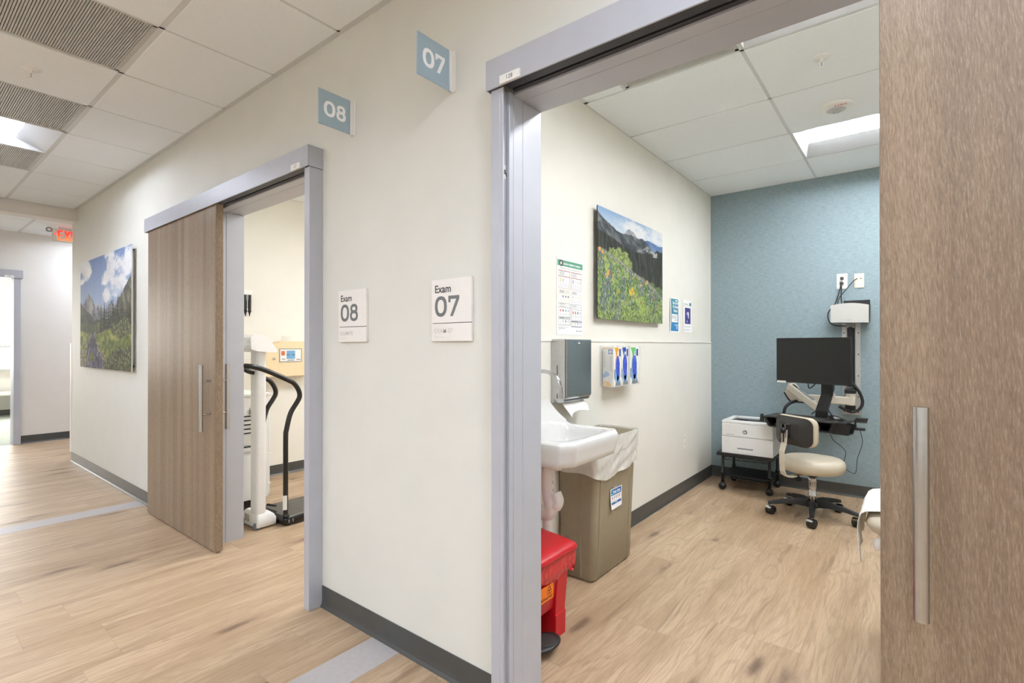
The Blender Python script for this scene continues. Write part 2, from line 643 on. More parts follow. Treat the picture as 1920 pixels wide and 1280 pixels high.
def tees(name, segs):
    m = MB()
    for a in segs:
        m.box(*a, CH, CH + .03)
    return struct(name, m, 'tee')

XL = [-7.09] + [-6.45 + .6205 * k for k in range(18)]          # corridor cross lines
XL = [v for v in XL if v < 4.55] + [4.6]
YL = [YO, -2.88, -2.26, -1.64, -1.03, -.42, .20, .832, 1.36]
fix = {}
def cell(x, y, xs, ys):
    i = max(k for k in range(len(xs) - 1) if xs[k] <= x)
    j = max(k for k in range(len(ys) - 1) if ys[k] <= y)
    return i, j
vent_x = [-3.04, -4.29, -5.53]
lite_x = [-4.91, .065, 4.1]
sk = set()
fill_x = [-4.29, -1.81, .67, 3.15]
for v in vent_x + lite_x:
    sk.add(cell(v, .5, XL, YL))
for v in fill_x:
    sk.add(cell(v, -1.3, XL, YL))
    sk.add(cell(v, -1.9, XL, YL))
tiles('ceiling', XL, YL, sk)
seg = [(XL[0], 4.6, v - TM / 2, v + TM / 2) for v in YL[1:-1] if v != -1.64]
row_gaps = [XL[cell(v, -1.3, XL, YL)[0]] for v in fill_x]
seg += [(a, b, -1.64 - TM / 2, -1.64 + TM / 2) for a, b in zip([XL[0]] + [v + .6205 for v in row_gaps], row_gaps + [4.6])]
seg += [(v - TX / 2, v + TX / 2, YO, 1.36) for v in XL[1:-1]]
seg += [(-7.1, 4.6, YW - .031, YW), (-7.1, 4.6, YO, YO + .03)]
tees('trim_4', seg)
struct('ceiling_beam', bx(-7.285, -7.10, YO, YW - .001, 2.612, 2.9), 'wall_hall')
XH = [-9.09, -8.78, -8.17, -7.56, -7.285]
YH = [YO, -2.52, -1.90, -1.28, -.67, -.05, .56, 1.175, 1.79, 2.4, 3.0, 3.6, 4.2, 4.8, 5.4, 6.2]
hall_lights = [cell(-8.4, v, XH, YH) for v in (-1.0, 2.1, 3.9)]  # the middle one is unseen, added to brighten the hall
tiles('ceiling.001', XH, YH, set(hall_lights))
tees('trim_5', [(a - TX / 2, a + TX / 2, YO, 6.2) for a in XH[1:-1]] + [(-9.09, -7.285, b - TM / 2, b + TM / 2) for b in YH[1:-1]] + [(-9.09, -9.07, YO, 6.2)])
# room 07
XR = [XS, -1.296, -.670, .57, 1.6]
YR = [YB, 2.065, 2.69, 3.318, 3.945, 4.562, YF]
sk7 = {(2, 1), (2, 4), (1, 1)}
tiles('ceiling.003', [XR[0]] + XR[2:], YR, {(0, 1), (1, 1), (1, 4)}, gx=.018, gy=.016)
struct('ceiling.006', bx(XS + .03, -1.305, 2.073, 2.682, CH - .003, CH + .012), 'tile', .002, 1)
tees('trim_6', [(v - .009, v + .009, YB, YF) for v in XR[2:4]] + [(XR[1] - .009, XR[1] + .009, 2.065, 2.69)] + [(XS, 1.6, v - .008, v + .008) for v in YR[1:-1]]
     + [(XS, XS + .03, YB, YF), (XS, 1.6, YF - .012, YF)])
X8 = [-4.92, -4.64, -3.42, -2.20, -1.70]
Y8 = [YB, 1.78, 2.40, 3.02, 3.64, 4.26, 4.90]
tiles('ceiling.004', X8, Y8, {(2, 2), (2, 4)}, gx=.018, gy=.016)
tees('trim_16', [(v - .009, v + .009, YB, 4.90) for v in X8[1:-1]] + [(-4.92, -1.70, v - .008, v + .008) for v in Y8[1:-1]])
struct('light_stop_slab', bx(-13.4, 4.8, -3.6, 6.6, 2.95, 3.0), 'tile')  # unseen slab over all the ceilings, added to stop light leaks


def light(x0, x1, y0, y1, label, group, z=CH, lx=.05, ly=.185, d=.055, lens='lens'):
    """Recessed troffer: white sloped pan around a bright lens."""
    t = thing('ceiling_light', label, 'ceiling light', ((x0 + x1) / 2, (y0 + y1) / 2, z + d), group)
    h = MB()
    e = .012
    o = [(x0 + e, y0 + e, z), (x1 - e, y0 + e, z), (x1 - e, y1 - e, z), (x0 + e, y1 - e, z)]
    i = [(x0 + lx, y0 + ly, z + d), (x1 - lx, y0 + ly, z + d), (x1 - lx, y1 - ly, z + d), (x0 + lx, y1 - ly, z + d)]
    b = [(x0, y0, z + .001), (x1, y0, z + .001), (x1, y1, z + .001), (x0, y1, z + .001)]
    h.add(b + o + i, [(k, (k + 1) % 4, 4 + (k + 1) % 4, 4 + k) for k in range(4)] + [(4 + k, 4 + (k + 1) % 4, 8 + (k + 1) % 4, 8 + k) for k in range(4)])
    h.f = [tuple(reversed(f)) for f in h.f]
    build('light_housing', h, 'reflector', t)
    l = MB().box(x0 + lx - .002, x1 - lx + .002, y0 + ly - .002, y1 - ly + .002, z + d - .002, z + d + .01)
    build('lens', l, lens, t, .002)
    return t


XC = lambda v: (XL[cell(v, .5, XL, YL)[0]], XL[cell(v, .5, XL, YL)[0] + 1])
gl = 'recessed lights in the corridor ceiling'
light(*XC(-4.91), .2, .832, 'square recessed light between two slatted vents in the corridor ceiling', gl, lens='lens_hall')
light(*XC(.065), .2, .832, 'square recessed light in the corridor ceiling before the open exam room door', gl, lens='lens_hall')
light(*XC(4.1), .2, .832, 'square recessed light at the closed end of the corridor', gl, lens='lens_hall')
gr = 'long recessed lights in the exam room ceiling'
light(-.67, .57, 3.945, 4.562, 'long recessed light glowing near the blue wall of the exam room', gr)
light(-.67, .57, 2.065, 2.69, 'long recessed light just inside the exam room doorway', gr)
light(-3.42, -2.20, 2.40, 3.02, 'long recessed light in the second exam room nearer its doorway', gr)
light(-3.42, -2.20, 3.64, 4.26, 'long unseen fill light added deep in the second exam room', gr)  # out of view, added to brighten the wall seen through the doorway

for (i, j), lab in zip(hall_lights, ('square recessed light in the side hall past the office doorway', 'square unseen fill light added to the side hall behind the corridor corner', 'square recessed light furthest down the side hall')):
    light(XH[i], XH[i + 1], YH[j], YH[j + 1], lab, gl, lens='lens_row', lx=.12, ly=.13)
for v, lab in zip(fill_x, ('first', 'second', 'third', 'fourth')):
    light(*XC(v), -2.26, -1.03, 'long unseen fill light added across the corridor, ' + lab + ' of the row by the opposite wall', gl, lx=.185, ly=.05, lens='lens_row')  # unseen fixtures added to lift and flatten the corridor light



def vent(x0, x1, y0, y1, label, group, slats=56):
    t = thing('ceiling_vent', label, 'vent', ((x0 + x1) / 2, (y0 + y1) / 2, CH), group)
    f = MB()
    e = .02
    f.box(x0, x1, y0, y0 + e, CH + .001, CH + .02).box(x0, x1, y1 - e, y1, CH + .001, CH + .02)
    f.box(x0, x0 + e, y0, y1, CH + .001, CH + .02).box(x1 - e, x1, y0, y1, CH + .001, CH + .02)
    build('vent_frame', f, 'vent_metal', t)
    s = MB()
    p = (y1 - y0 - 2 * e) / slats
    for k in range(slats):
        yy = y0 + e + p * (k + .5)
        s.box(x0 + e, x1 - e, yy - p * .35, yy + p * .35, CH + .002, CH + .014)
    build('slats', s, 'vent_metal', t)
    build('vent_box', bx(x0 + .005, x1 - .005, y0 + .005, y1 - .005, CH + .0225, CH + .027), 'vent_box', t)
    cx, cy = (x0 + x1) / 2, (y0 + y1) / 2
    build('duct_opening', MB().lathe((cx, cy, CH + .0146), [(.172, 0), (.192, 0), (.192, .006), (.172, .006), (.172, 0)], 40).cyl((cx, cy, CH + .018), (cx, cy, CH + .022), .173, n=40), 'duct', t)
    return t


gv = 'square slatted vents in the corridor ceiling'
vent(*XC(-3.04), .212, .82, 'square slatted ceiling vent on the near side of the corridor sprinkler', gv)
vent(*XC(-4.29), .212, .82, 'square slatted ceiling vent between the corridor sprinkler and the square light', gv)
vent(*XC(-5.53), .212, .82, 'square slatted ceiling vent beyond the square light in the corridor', gv)
vent(-1.287, -.679, 2.073, 2.682, 'slatted vent in the exam room ceiling just inside the doorway', 'exam room ceiling vent')


def sprinkler(x, y, label):
    t = thing('sprinkler_head', label, 'sprinkler', (x, y, CH), 'ceiling sprinklers')
    build('escutcheon', MB().lathe((x, y, CH - .003), [(.0, -.006), (.018, -.006), (.024, -.001), (.036, -.004), (.041, 0), (.041, .004)], 32), 'white_plastic', t)
    s = MB().cyl((x, y, CH - .028), (x, y, CH - .004), .009)
    for k in (-1, 1):
        s.tube([(x + k * .009, y, CH - .02), (x + k * .017, y, CH - .036), (x + k * .006, y, CH - .054)], .003, 6)
    build('sprinkler_body', s, 'white_plastic', t)
    build('bulb', MB().cyl((x, y, CH - .05), (x, y, CH - .026), .0025), 'steel', t)
    build('deflector', MB().cyl((x, y, CH - .058), (x, y, CH - .055), .015), 'white_plastic', t)
sprinkler(-3.665, .525, 'white sprinkler head in the corridor ceiling between two slatted vents')
sprinkler(-.366, 3.0, 'white sprinkler head in the exam room ceiling before the fire alarm')

t = thing('ceiling_fire_alarm', 'round white ceiling fire alarm with red lettering in the exam room', 'fire alarm', (-.371, 3.665, CH))
cf = (-.371, 3.665, CH - .003)
build('alarm_base', MB().lathe(cf, [(.0, -.026), (.05, -.026), (.082, -.017), (.091, -.006), (.091, 0)], 40), 'white_plastic', t)
build('strobe', MB().lathe((cf[0], cf[1], cf[2] - .026), [(0, -.018), (.02, -.015), (.028, -.004), (.03, .002)], 28), 'acrylic', t)
build('reflector', MB().lathe((cf[0], cf[1], cf[2] - .026), [(0, -.008), (.012, -.006), (.03, -.002), (.052, 0)], 28), 'reflector', t)
build('lettering', MB(frame((1, 0, 0), (0, -1, 0), (0, 0, -1), (cf[0], cf[1], cf[2] - .0245))).text('FIRE', .03, .054, .029, w=.001, align='CENTER', bold=.0007, space=1.25), 'fire_red', t)

light(-11.8, -10.6, .3, .9, 'long recessed light in the bright office past the hall doorway', gl)
# ------------------------------------------------------------------ sliding doors, posts, track covers
YD = 1.306      # front of the door leaves


def door_handle(parent, x, y_bar, y_face, name='door_handle'):
    h = build(name, MB().cyl((x, y_bar, .746), (x, y_bar, 1.156), .0128, n=28), 'steel', parent, .0012, 2)
    for z in (.851, 1.055):
        s = MB().cyl((x, y_bar, z), (x, y_face, z), .0068, n=16).cyl((x, y_face + (y_bar - y_face) * .16, z), (x, y_face, z), .0088, n=20)
        build('standoff', s, 'steel', h)
    return h


def leaf(name, x0, x1, hx):
    o = struct(name, bx(x0, x1, YD, 1.350, .011, 2.19), 'veneer', .0016)
    door_handle(o, hx, 1.252, YD)
    door_handle(o, hx, 1.404, 1.350)
    return o
leaf('door_1', -.056, 1.17, .010)
leaf('door_2', -4.566, -3.345, -3.420)
struct('door_3', bx(XF + .03, XF + .07, -1.18, .02, .011, 2.19), 'veneer', .0016)


def header(name, x0, x1, t0, t1):
    m = MB()
    m.box(x0, x1, 1.293, 1.299, 2.136, 2.237)          # fascia
    m.box(x0, x1, 1.299, YW, 2.231, 2.237)             # top
    m.box(x0, x0 + .003, 1.299, YW, 2.136, 2.231)
    m.box(x1 - .003, x1, 1.299, YW, 2.136, 2.231)
    o = struct(name, m, 'steel_frame', .0012, 1)
    k = MB().box(t0, t1, 1.3545, 1.3715, 2.143, 2.229).box(t0, t1, 1.2995, 1.3425, 2.142, 2.152)
    k.box(t0, t1, 1.3425, 1.3545, 2.205, 2.229)
    build('track', k, 'track_dark', o)
    build('track_slot', bx(t0, t1, 1.3427, 1.3543, 2.158, 2.204), 'black_gap', o)
    return o
header('trim_7', -1.139, 1.40, -1.070, -.058)
header('trim_8', -4.614, -2.270, -3.343, -2.322)


def post(name, x0, x1, channel=False):
    m = MB()
    if channel:      # strike post with an open channel on the door side
        m.box(x0, x1 - .014, 1.305, YW - .001, 0, 2.136)
        m.box(x1 - .014, x1, 1.305, 1.312, 0, 2.136)
        m.box(x1 - .014, x1 - .001, 1.340, 1.362, 0, 2.136)
    else:
        m.box(x0, x1, 1.305, YW - .001, 0, 2.136)
    return struct(name, m, 'steel_frame', .0012, 1)
post('trim_9', -1.124, -1.072, True)
post('trim_10', -2.321, -2.275)


def lining(name, x0, x1):
    """Metal lining of an opening: two jambs and a head, with a shadow groove."""
    m = MB()
    for a, b, s in ((x0 - .02, x0, 1), (x1, x1 + .02, -1)):
        m.box(a, b, YW - .004, 1.424, 0, HD + .0)
        m.box(a, b - .0012 if s == 1 else b, 1.4265, YB + .004, 0, HD)
        m.box(a, b - .004 if s == 1 else b, 1.424, 1.4265, 0, HD)
        e0, e1 = (a - .03, a) if s == 1 else (b, b + .03)
        m.box(e0, e1, YB + .0005, YB + .010, 0, HD + .05)
    m.box(x0 - .02, x1 + .02, YW - .004, 1.424, HD, HD + .018)
    m.box(x0 - .02, x1 + .02, 1.4265, YB + .004, HD + .0012, HD + .018)
    m.box(x0 - .02, x1 + .02, 1.424, 1.4265, HD + .004, HD + .018)
    return struct(name, m, 'steel_frame', .0015, 1)
lining('trim_11', *OPEN7)
lining('trim_12', *OPEN8)
# hall door: post, cover and lining on the wall that faces along the corridor
m = MB().box(XF + .001, XF + .071, 1.130, 1.196, 0, 2.136)
struct('trim_13', m, 'steel_frame', .0015, 1)
m = MB().box(XF + .001, XF + .083, -1.2, 1.216, 2.136, 2.240)
struct('trim_14', m, 'steel_frame', .0015, 1)
m = MB().box(-9.245, XF - .0005, DF[1], DF[1] + .018, 0, HD).box(-9.245, XF - .0005, DF[0] - .018, DF[0], 0, HD).box(-9.245, XF - .0005, DF[0] - .018, DF[1] + .018, HD, HD + .018)
struct('trim_15', m, 'steel_frame', .0015, 1)


# small sticker on the strike post of door 07
t = thing('post_sticker', 'tiny white letter sticker in the channel of the grey post at the open door', 'sticker', (-1.0705, 1.3265, 1.84))
F = facing_px(-1.0708, 1.3135, 1.835)
build('sticker_paper', MB(facing_px(-1.0848, 1.3145, 1.838)).box(0, .022, 0, .045, 0, .0006), 'paper', t)
build('lettering', MB(facing_px(-1.0848, 1.3145, 1.838)).text('A', .005, .010, .030, w=.0012, bold=.001), 'black', t)


def plate(txt, x0, x1, label):
    t = thing('door_number_sign', label, 'number plate', ((x0 + x1) / 2, 1.288, 2.135), 'number plates on the door headers')
    build('plate', bx(x0, x1, 1.284, 1.2925, 2.1355, 2.163), 'white_plastic', t, .0015)
    build('lettering', MB(facing_my((x0 + x1) / 2, 1.2839, 2.1425)).text(txt, 0, 0, .0195, align='CENTER', w=.0004), 'dark_ink', t)
plate('128', -1.071, -.988, 'small white plate reading 128 on a door header')
plate('127', -2.413, -2.329, 'small white plate reading 127 on a door header')
t = thing('door_number_sign', 'small white number plate on the door header at the far end of the hall', 'number plate', (XF + .086, 1.085, 2.136), 'number plates on the door headers')
build('plate', bx(XF + .0835, XF + .09, 1.04, 1.13, 2.137, 2.165), 'white_plastic', t, .0015)
build('lettering', MB(facing_px(XF + .0905, 1.085, 2.144)).text('126', 0, 0, .0195, align='CENTER'), 'dark_ink', t)


# ------------------------------------------------------------------ numerals drawn as outlines
def num0(m, u, v, w, h, t, n=40, z=0.0):
    p = 2.35
    def ring(a, b):
        out = []
        for k in range(n):
            q = 2 * math.pi * k / n
            c, s = math.cos(q), math.sin(q)
            out.append((u + w / 2 + a * math.copysign(abs(c) ** (2 / p), c), v + h / 2 + b * math.copysign(abs(s) ** (2 / p), s)))
        return out
    o, i = ring(w / 2, h / 2), ring(w / 2 - t, h / 2 - t * .88)
    m.add([(a, b, z) for a, b in o + i], [(k, (k + 1) % n, n + (k + 1) % n, n + k) for k in range(n)])


def num7(m, u, v, w, h, t):
    d = t * .9
    m.add([(u, v + h, 0), (u + w, v + h, 0), (u + w, v + h - d, 0), (u, v + h - d, 0)], [(0, 3, 2, 1)])
    m.add([(u, v + h - d, 0), (u + t * .82, v + h - d, 0), (u + t * .82, v + h * .68, 0), (u, v + h * .68, 0)], [(0, 3, 2, 1)])
    m.add([(u + w - t * 1.12, v + h - d, 0), (u + w, v + h - d, 0), (u + w * .16 + t * 1.06, v, 0), (u + w * .16, v, 0)], [(0, 3, 2, 1)])


def num8(m, u, v, w, h, t):
    g = t * .42
    hb = h * .545
    num0(m, u, v, w, hb + g, t)
    num0(m, u + w * .05, v + hb - g, w * .9, h - hb + g, t, z=.0003)


def blade(x, digit, label):
    """Flag sign standing out from the wall, facing along the corridor."""
    t = thing('blade_sign', label, 'sign', (x, 1.29, 2.236), 'flag signs above the exam room doors')
    build('sign_panel', bx(x - .0035, x + .0035, 1.199, 1.358, 2.238, 2.391), 'sign_blue', t, .0008, 1)
    b = MB().box(x - .021, x + .019, 1.3705, 1.3755, 2.236, 2.392).box(x + .0036, x + .0076, 1.354, 1.3705, 2.236, 2.392).box(x - .0076, x - .0036, 1.354, 1.3705, 2.236, 2.392)
    build('bracket', b, 'white_plastic', t, .001, 1)
    m = MB(facing_px(x + .0039, 1.199, 2.238))
    num0(m, .024, .042, .056, .068, .0145)
    (num7 if digit == 7 else num8)(m, .085, .042, .048, .068, .0135)
    build('lettering', m, 'sign_num', t)
blade(-1.380, 7, 'blue flag sign numbered 07 above the corridor wall')
blade(-2.019, 8, 'blue flag sign numbered 08 above the corridor wall')


def exam_sign(x0, digit, label):
    W, z0, zm, z1 = .212, 1.2905, 1.3595, 1.5285
    t = thing('exam_room_sign', label, 'sign', (x0 + W / 2, 1.368, z0), 'exam room signs on the corridor wall')
    build('back_plate', bx(x0 + .002, x0 + W - .002, 1.3695, 1.3755, z0 + .002, z1 - .002), 'sign_white', t)
    build('seam', bx(x0 + .003, x0 + W - .003, 1.3675, 1.3694, zm - .0012, zm + .0012), 'charcoal', t)
    build('upper_plate', bx(x0, x0 + W, 1.3625, 1.3695, zm + .0012, z1), 'sign_white', t, .001, 1)
    build('lower_plate', bx(x0, x0 + W, 1.3625, 1.3695, z0, zm - .0012), 'sign_white', t, .001, 1)
    F = facing_my(x0, 1.3622, z0)
    build('room_name', MB(F).text('Exam', .018, .187, .041, bold=.0008), 'dark_ink', t)
    m = MB(F)
    num0(m, .019, .094, .066, .079, .0155)
    (num7 if digit == 7 else num8)(m, .093, .0945, .058 if digit == 7 else .06, .078, .0145)
    build('room_number', m, 'grey_ink', t)
    r = MB(F)
    b = len(r.v)
    r.text(f'EXAM 0{digit}', .015, .031, .026, w=.0009, bold=.0002)
    k = random.Random(digit)
    for c in range(9):
        for i in range(2):
            for j in range(3):
                if k.random() < .5:
                    r.ell((.018 + c * .0085 + i * .0028, .019 - j * .0028, 0), .0009, .0009, .0009, 8, 5)
    build('raised_lettering', r, 'relief_shade', t)
exam_sign(-1.481, 7, 'square white wall sign reading Exam 07')
exam_sign(-2.119, 8, 'square white wall sign reading Exam 08')

# exit sign hanging from the hall ceiling
XE = -8.30
t = thing('exit_sign', 'white exit sign with red glowing letters and an arrow under the hall ceiling', 'exit sign', (XE, 1.53, 2.56))
build('sign_body', bx(XE - .025, XE + .004, 1.375, 1.70, 2.560, 2.722), 'exit_body', t, .012, 3)
build('ceiling_mount', bx(XE - .03, XE + .01, 1.44, 1.62, 2.7222, CH + .001), 'exit_body', t, .004)
m = MB(facing_px(XE + .0045, 1.375, 2.56))
def stroke(a, b, c, d, q=.019):
    a, b, c, d = map(float, (a, b, c, d))
    l = math.hypot(c - a, d - b)
    nx, ny = -(d - b) / l * q / 2, (c - a) / l * q / 2
    m.add([(a + nx, b + ny, 0), (a - nx, b - ny, 0), (c - nx, d - ny, 0), (c + nx, d + ny, 0)], [(0, 1, 2, 3)])
y0, y1 = .018, .142
ex = .062
stroke(ex, y0, ex, y1)
for v in (y0 + .009, (y0 + y1) / 2, y1 - .009):
    stroke(ex, v, ex + .043, v, .017)
xx = .122
stroke(xx, y0, xx + .044, y1); stroke(xx, y1, xx + .044, y0)
stroke(.186, y0, .186, y1)
stroke(.235, y0, .235, y1); stroke(.208, y1 - .009, .262, y1 - .009, .017)
stroke(.020, .092, .043, .111, .008); stroke(.020, .092, .043, .073, .008)
build('letters', m, 'exit_red', t)
e = MB().lathe((XE + .0, 1.345, 2.690), [(.0, -.004), (.016, -.004), (.030, .008), (.030, .024), (.0, .024)], 28, (1, 0, 0))
build('emergency_lamp', e, 'exit_body', t)
build('lamp_ring', MB().lathe((XE + .024, 1.345, 2.690), [(.018, 0), (.031, 0), (.031, .004), (.018, .004), (.018, 0)], 28, (1, 0, 0)), 'grey_print', t)
build('lamp_lens', MB().cyl((XE + .0242, 1.345, 2.690), (XE + .026, 1.345, 2.690), .0178, n=24), 'white_plastic', t)
# ------------------------------------------------------------------ printed pictures, painted point by point
rng = np.random.default_rng(11)
LAT = rng.random((256, 256))


def vn(x, y):
    xi, yi = np.floor(x).astype(int), np.floor(y).astype(int)
    fx, fy = x - xi, y - yi
    fx, fy = fx * fx * (3 - 2 * fx), fy * fy * (3 - 2 * fy)
    g = lambda a, b: LAT[a % 256, b % 256]
    return (g(xi, yi) * (1 - fx) + g(xi + 1, yi) * fx) * (1 - fy) + (g(xi, yi + 1) * (1 - fx) + g(xi + 1, yi + 1) * fx) * fy


def fbm(x, y, n=4):
    s, a, t = 0, 1, 0
    for k in range(n):
        s = s + a * vn(x * 2 ** k + 17 * k, y * 2 ** k + 31 * k)
        t += a
        a *= .55
    return s / t


def sst(v, a, b):
    t = np.clip((v - a) / (b - a), 0, 1)
    return t * t * (3 - 2 * t)


class Canvas:
    def __init__(s, nu, nv, rgb):
        s.u, s.v = np.meshgrid(np.linspace(0, 1, nu), np.linspace(0, 1, nv))
        s.c = np.ones((nv, nu, 3)) * np.array(rgb, float)

    def put(s, mask, rgb):
        m = mask[..., None] if mask.ndim == 2 else mask
        s.c = s.c * (1 - m) + np.array(rgb, float) * m if not isinstance(rgb, np.ndarray) else s.c * (1 - m) + rgb * m
        return s

    def rect(s, a, b, c, d, rgb, al=1.0):
        return s.put(((s.u >= a) & (s.u <= b) & (s.v >= c) & (s.v <= d)) * al, rgb)

    def ramp(s, k, a, b):
        k = np.clip(k, 0, 1)[..., None]
        return np.array(a, float) * (1 - k) + np.array(b, float) * k


def print_mesh(name, cv, F, w, h, parent, depth=0.0, bend=None):
    """The canvas as a fine sheet in frame F, w by h metres."""
    nv, nu = cv.u.shape
    vs = []
    for j in range(nv):
        for i in range(nu):
            q = depth + (bend(i / (nu - 1), j / (nv - 1)) if bend else 0)
            vs.append((w * i / (nu - 1), h * j / (nv - 1), q))
    m = MB(F)
    m.add(vs, [(j * nu + i, j * nu + i + 1, (j + 1) * nu + i + 1, (j + 1) * nu + i) for j in range(nv - 1) for i in range(nu - 1)], True)
    o = build(name, m, 'art', parent)
    c = np.clip(cv.c, 0, 255) / 255
    c = np.where(c <= .04045, c / 12.92, ((c + .055) / 1.055) ** 2.4)
    a = o.data.color_attributes.new('print', 'FLOAT_COLOR', 'POINT')
    a.data.foreach_set('color', np.concatenate([c, np.ones((nv, nu, 1))], 2).astype(np.float32).ravel())
    return o


def peaks(u, pts, amp, f, seed):
    xs, ys = zip(*pts)
    return np.interp(u, xs, ys) + (fbm(u * f + seed, u * 0 + seed, 5) - .5) * amp


def conifers(cv, base, top, spacing, seed, col, col2, u0=0, u1=1):
    r = random.Random(seed)
    x = u0
    while x < u1:
        h = top(x) * r.uniform(.65, 1.1)
        b = base(x)
        wd = h * r.uniform(.10, .16)
        t = (cv.v - b) / h
        jag = 1 + .5 * np.sin(t * 60 + r.random() * 6)
        msk = sst(wd * np.clip(1 - t, 0, 1) * .5 * jag - np.abs(cv.u - x), -.001, .002) * (t > 0)
        k = fbm(cv.u * 90, cv.v * 70, 2)
        cv.put(msk, cv.ramp(k * 1.6 - .3, col, col2))
        x += spacing * r.uniform(.5, 1.4)


def art_stream():
    cv = Canvas(340, 230, (130, 155, 200))
    u, v = cv.u, cv.v
    cv.c = cv.ramp((1 - v) * 1.9, (112, 140, 192), (172, 190, 220))
    cl = fbm(u * 6, v * 8 + 3, 5)
    def cloud(cx, cy, rx, ry, s=1):
        d = 1 - ((u - cx) / rx) ** 2 - ((v - cy) / ry) ** 2
        cv.put(sst(d * .6 + (cl - .5) * 2.2, -.05, .35) * s, cv.ramp(cl * 1.5 - .1, (188, 190, 196), (240, 240, 238)))
    cloud(.06, .93, .16, .1); cloud(.62, .86, .15, .14); cloud(.92, .86, .22, .14); cloud(.78, .72, .2, .12); cloud(.57, .64, .09, .07); cloud(.02, .82, .06, .03); cloud(.97, .66, .1, .1)
    r1 = peaks(u, [(0, .60), (.1, .63), (.18, .70), (.25, .66), (.31, .57), (.36, .55), (.42, .60), (.5, .52), (.58, .55), (.66, .60), (.72, .52), (1, .5)], .07, 22, 3)
    k = fbm(u * 26 + v * 9, v * 12, 4)
    cv.put(sst(r1 - v, 0, .006), cv.ramp(k * 2 - .5, (104, 108, 116), (196, 190, 182)))
    r0 = peaks(u, [(0, .62), (.08, .56), (.2, .52), (.32, .44), (.45, .45), (1, .4)], .05, 16, 9)
    cv.put(sst(r0 - v, 0, .01), cv.ramp(k * 1.8 - .4, (66, 74, 62), (110, 110, 98)))
    r2 = peaks(u, [(0, .3), (.55, .35), (.68, .50), (.78, .60), (.9, .70), (1, .78)], .05, 18, 5)
    cv.put(sst(r2 - v, 0, .01), cv.ramp(k * 1.9 - .4, (70, 72, 58), (132, 124, 104)))
    cv.put(sst(.42 + .02 * np.sin(u * 17) - v, 0, .03), cv.ramp(fbm(u * 40, v * 20, 3) * 1.7 - .3, (70, 82, 50), (136, 138, 88)))
    conifers(cv, lambda x: .30, lambda x: .16, .018, 2, (56, 66, 44), (104, 108, 76), 0, .45)
    conifers(cv, lambda x: .32, lambda x: .30, .024, 3, (30, 37, 28), (78, 78, 56), .44, .8)
    conifers(cv, lambda x: .34, lambda x: .26, .018, 4, (36, 42, 32), (86, 84, 62), .70, 1.0)
    g = fbm(u * 24, v * 26, 5)
    cv.put(sst(.335 + .025 * np.sin(u * 9 + 2) - v, 0, .02), cv.ramp(g * 2.2 - .6, (84, 98, 42), (182, 182, 92)))
    cv.put(sst(.2 + .05 * fbm(u * 8, u * 0) - v, 0, .1) * .5, cv.ramp(g * 2 - .5, (70, 78, 40), (150, 150, 82)))
    # stream with rocks along its bank
    cxs = np.interp(v, [0, .1, .18, .25, .30, .33], [.36, .33, .27, .27, .31, .33])
    wd = np.interp(v, [0, .12, .2, .28, .33], [.24, .17, .12, .07, .02])
    st = sst(wd - np.abs(u - cxs), 0, .03) * (v < .335)
    wv = fbm(u * 50, v * 24, 4)
    cv.put(st, cv.ramp(wv * 2.3 - .7, (56, 52, 66), (146, 138, 150)))
    r = random.Random(4)
    for q in range(130):
        a = r.random() * .32
        c0 = float(np.interp(a, [0, .1, .18, .25, .30, .33], [.36, .33, .27, .27, .31, .33]))
        w0 = float(np.interp(a, [0, .12, .2, .28, .33], [.24, .17, .12, .07, .02]))
        side = r.random()
        px = c0 - w0 - r.random() * .12 if side < .72 else c0 + w0 + r.uniform(-.03, .03)
        rr = r.uniform(.006, .018) * (1.5 - 3 * a)
        d = 1 - ((u - px) / rr) ** 2 - ((v - a) / (rr * .9)) ** 2
        tone = r.randint(-26, 26)
        cv.put(sst(d, 0, .4) * .9, cv.ramp((v - a) / rr * .6 + .5, (104 + tone, 94 + tone, 78 + tone), (206 + tone, 192 + tone, 168 + tone)))
    d = 1 - ((u - .27) / .05) ** 2 - ((v - .1) / .05) ** 2
    cv.put(sst(d + (g - .5), 0, .3), cv.ramp(g * 2 - .5, (84, 90, 40), (160, 158, 84)))
    # bushes in the lower corner
    for bx_, by, rr in ((.82, .04, .2), (.66, .0, .14), (.97, .12, .12), (.9, .36, .1), (.72, .35, .07), (.82, .33, .09)):
        d = 1 - ((u - bx_) / rr) ** 2 - ((v - by) / (rr * .85)) ** 2
        cv.put(sst(d + (g - .5) * 1.6, .05, .35), cv.ramp(fbm(u * 70, v * 60, 3) * 2.2 - .65, (52, 58, 36), (140, 142, 92)))
    m_ = cv.c.mean(2, keepdims=True)
    cv.c = ((cv.c - m_) * .82 + m_ * np.where(v < .5, .84, .96)[..., None]) + 6 + (rng.random(u.shape)[..., None] - .5) * 10
    return cv


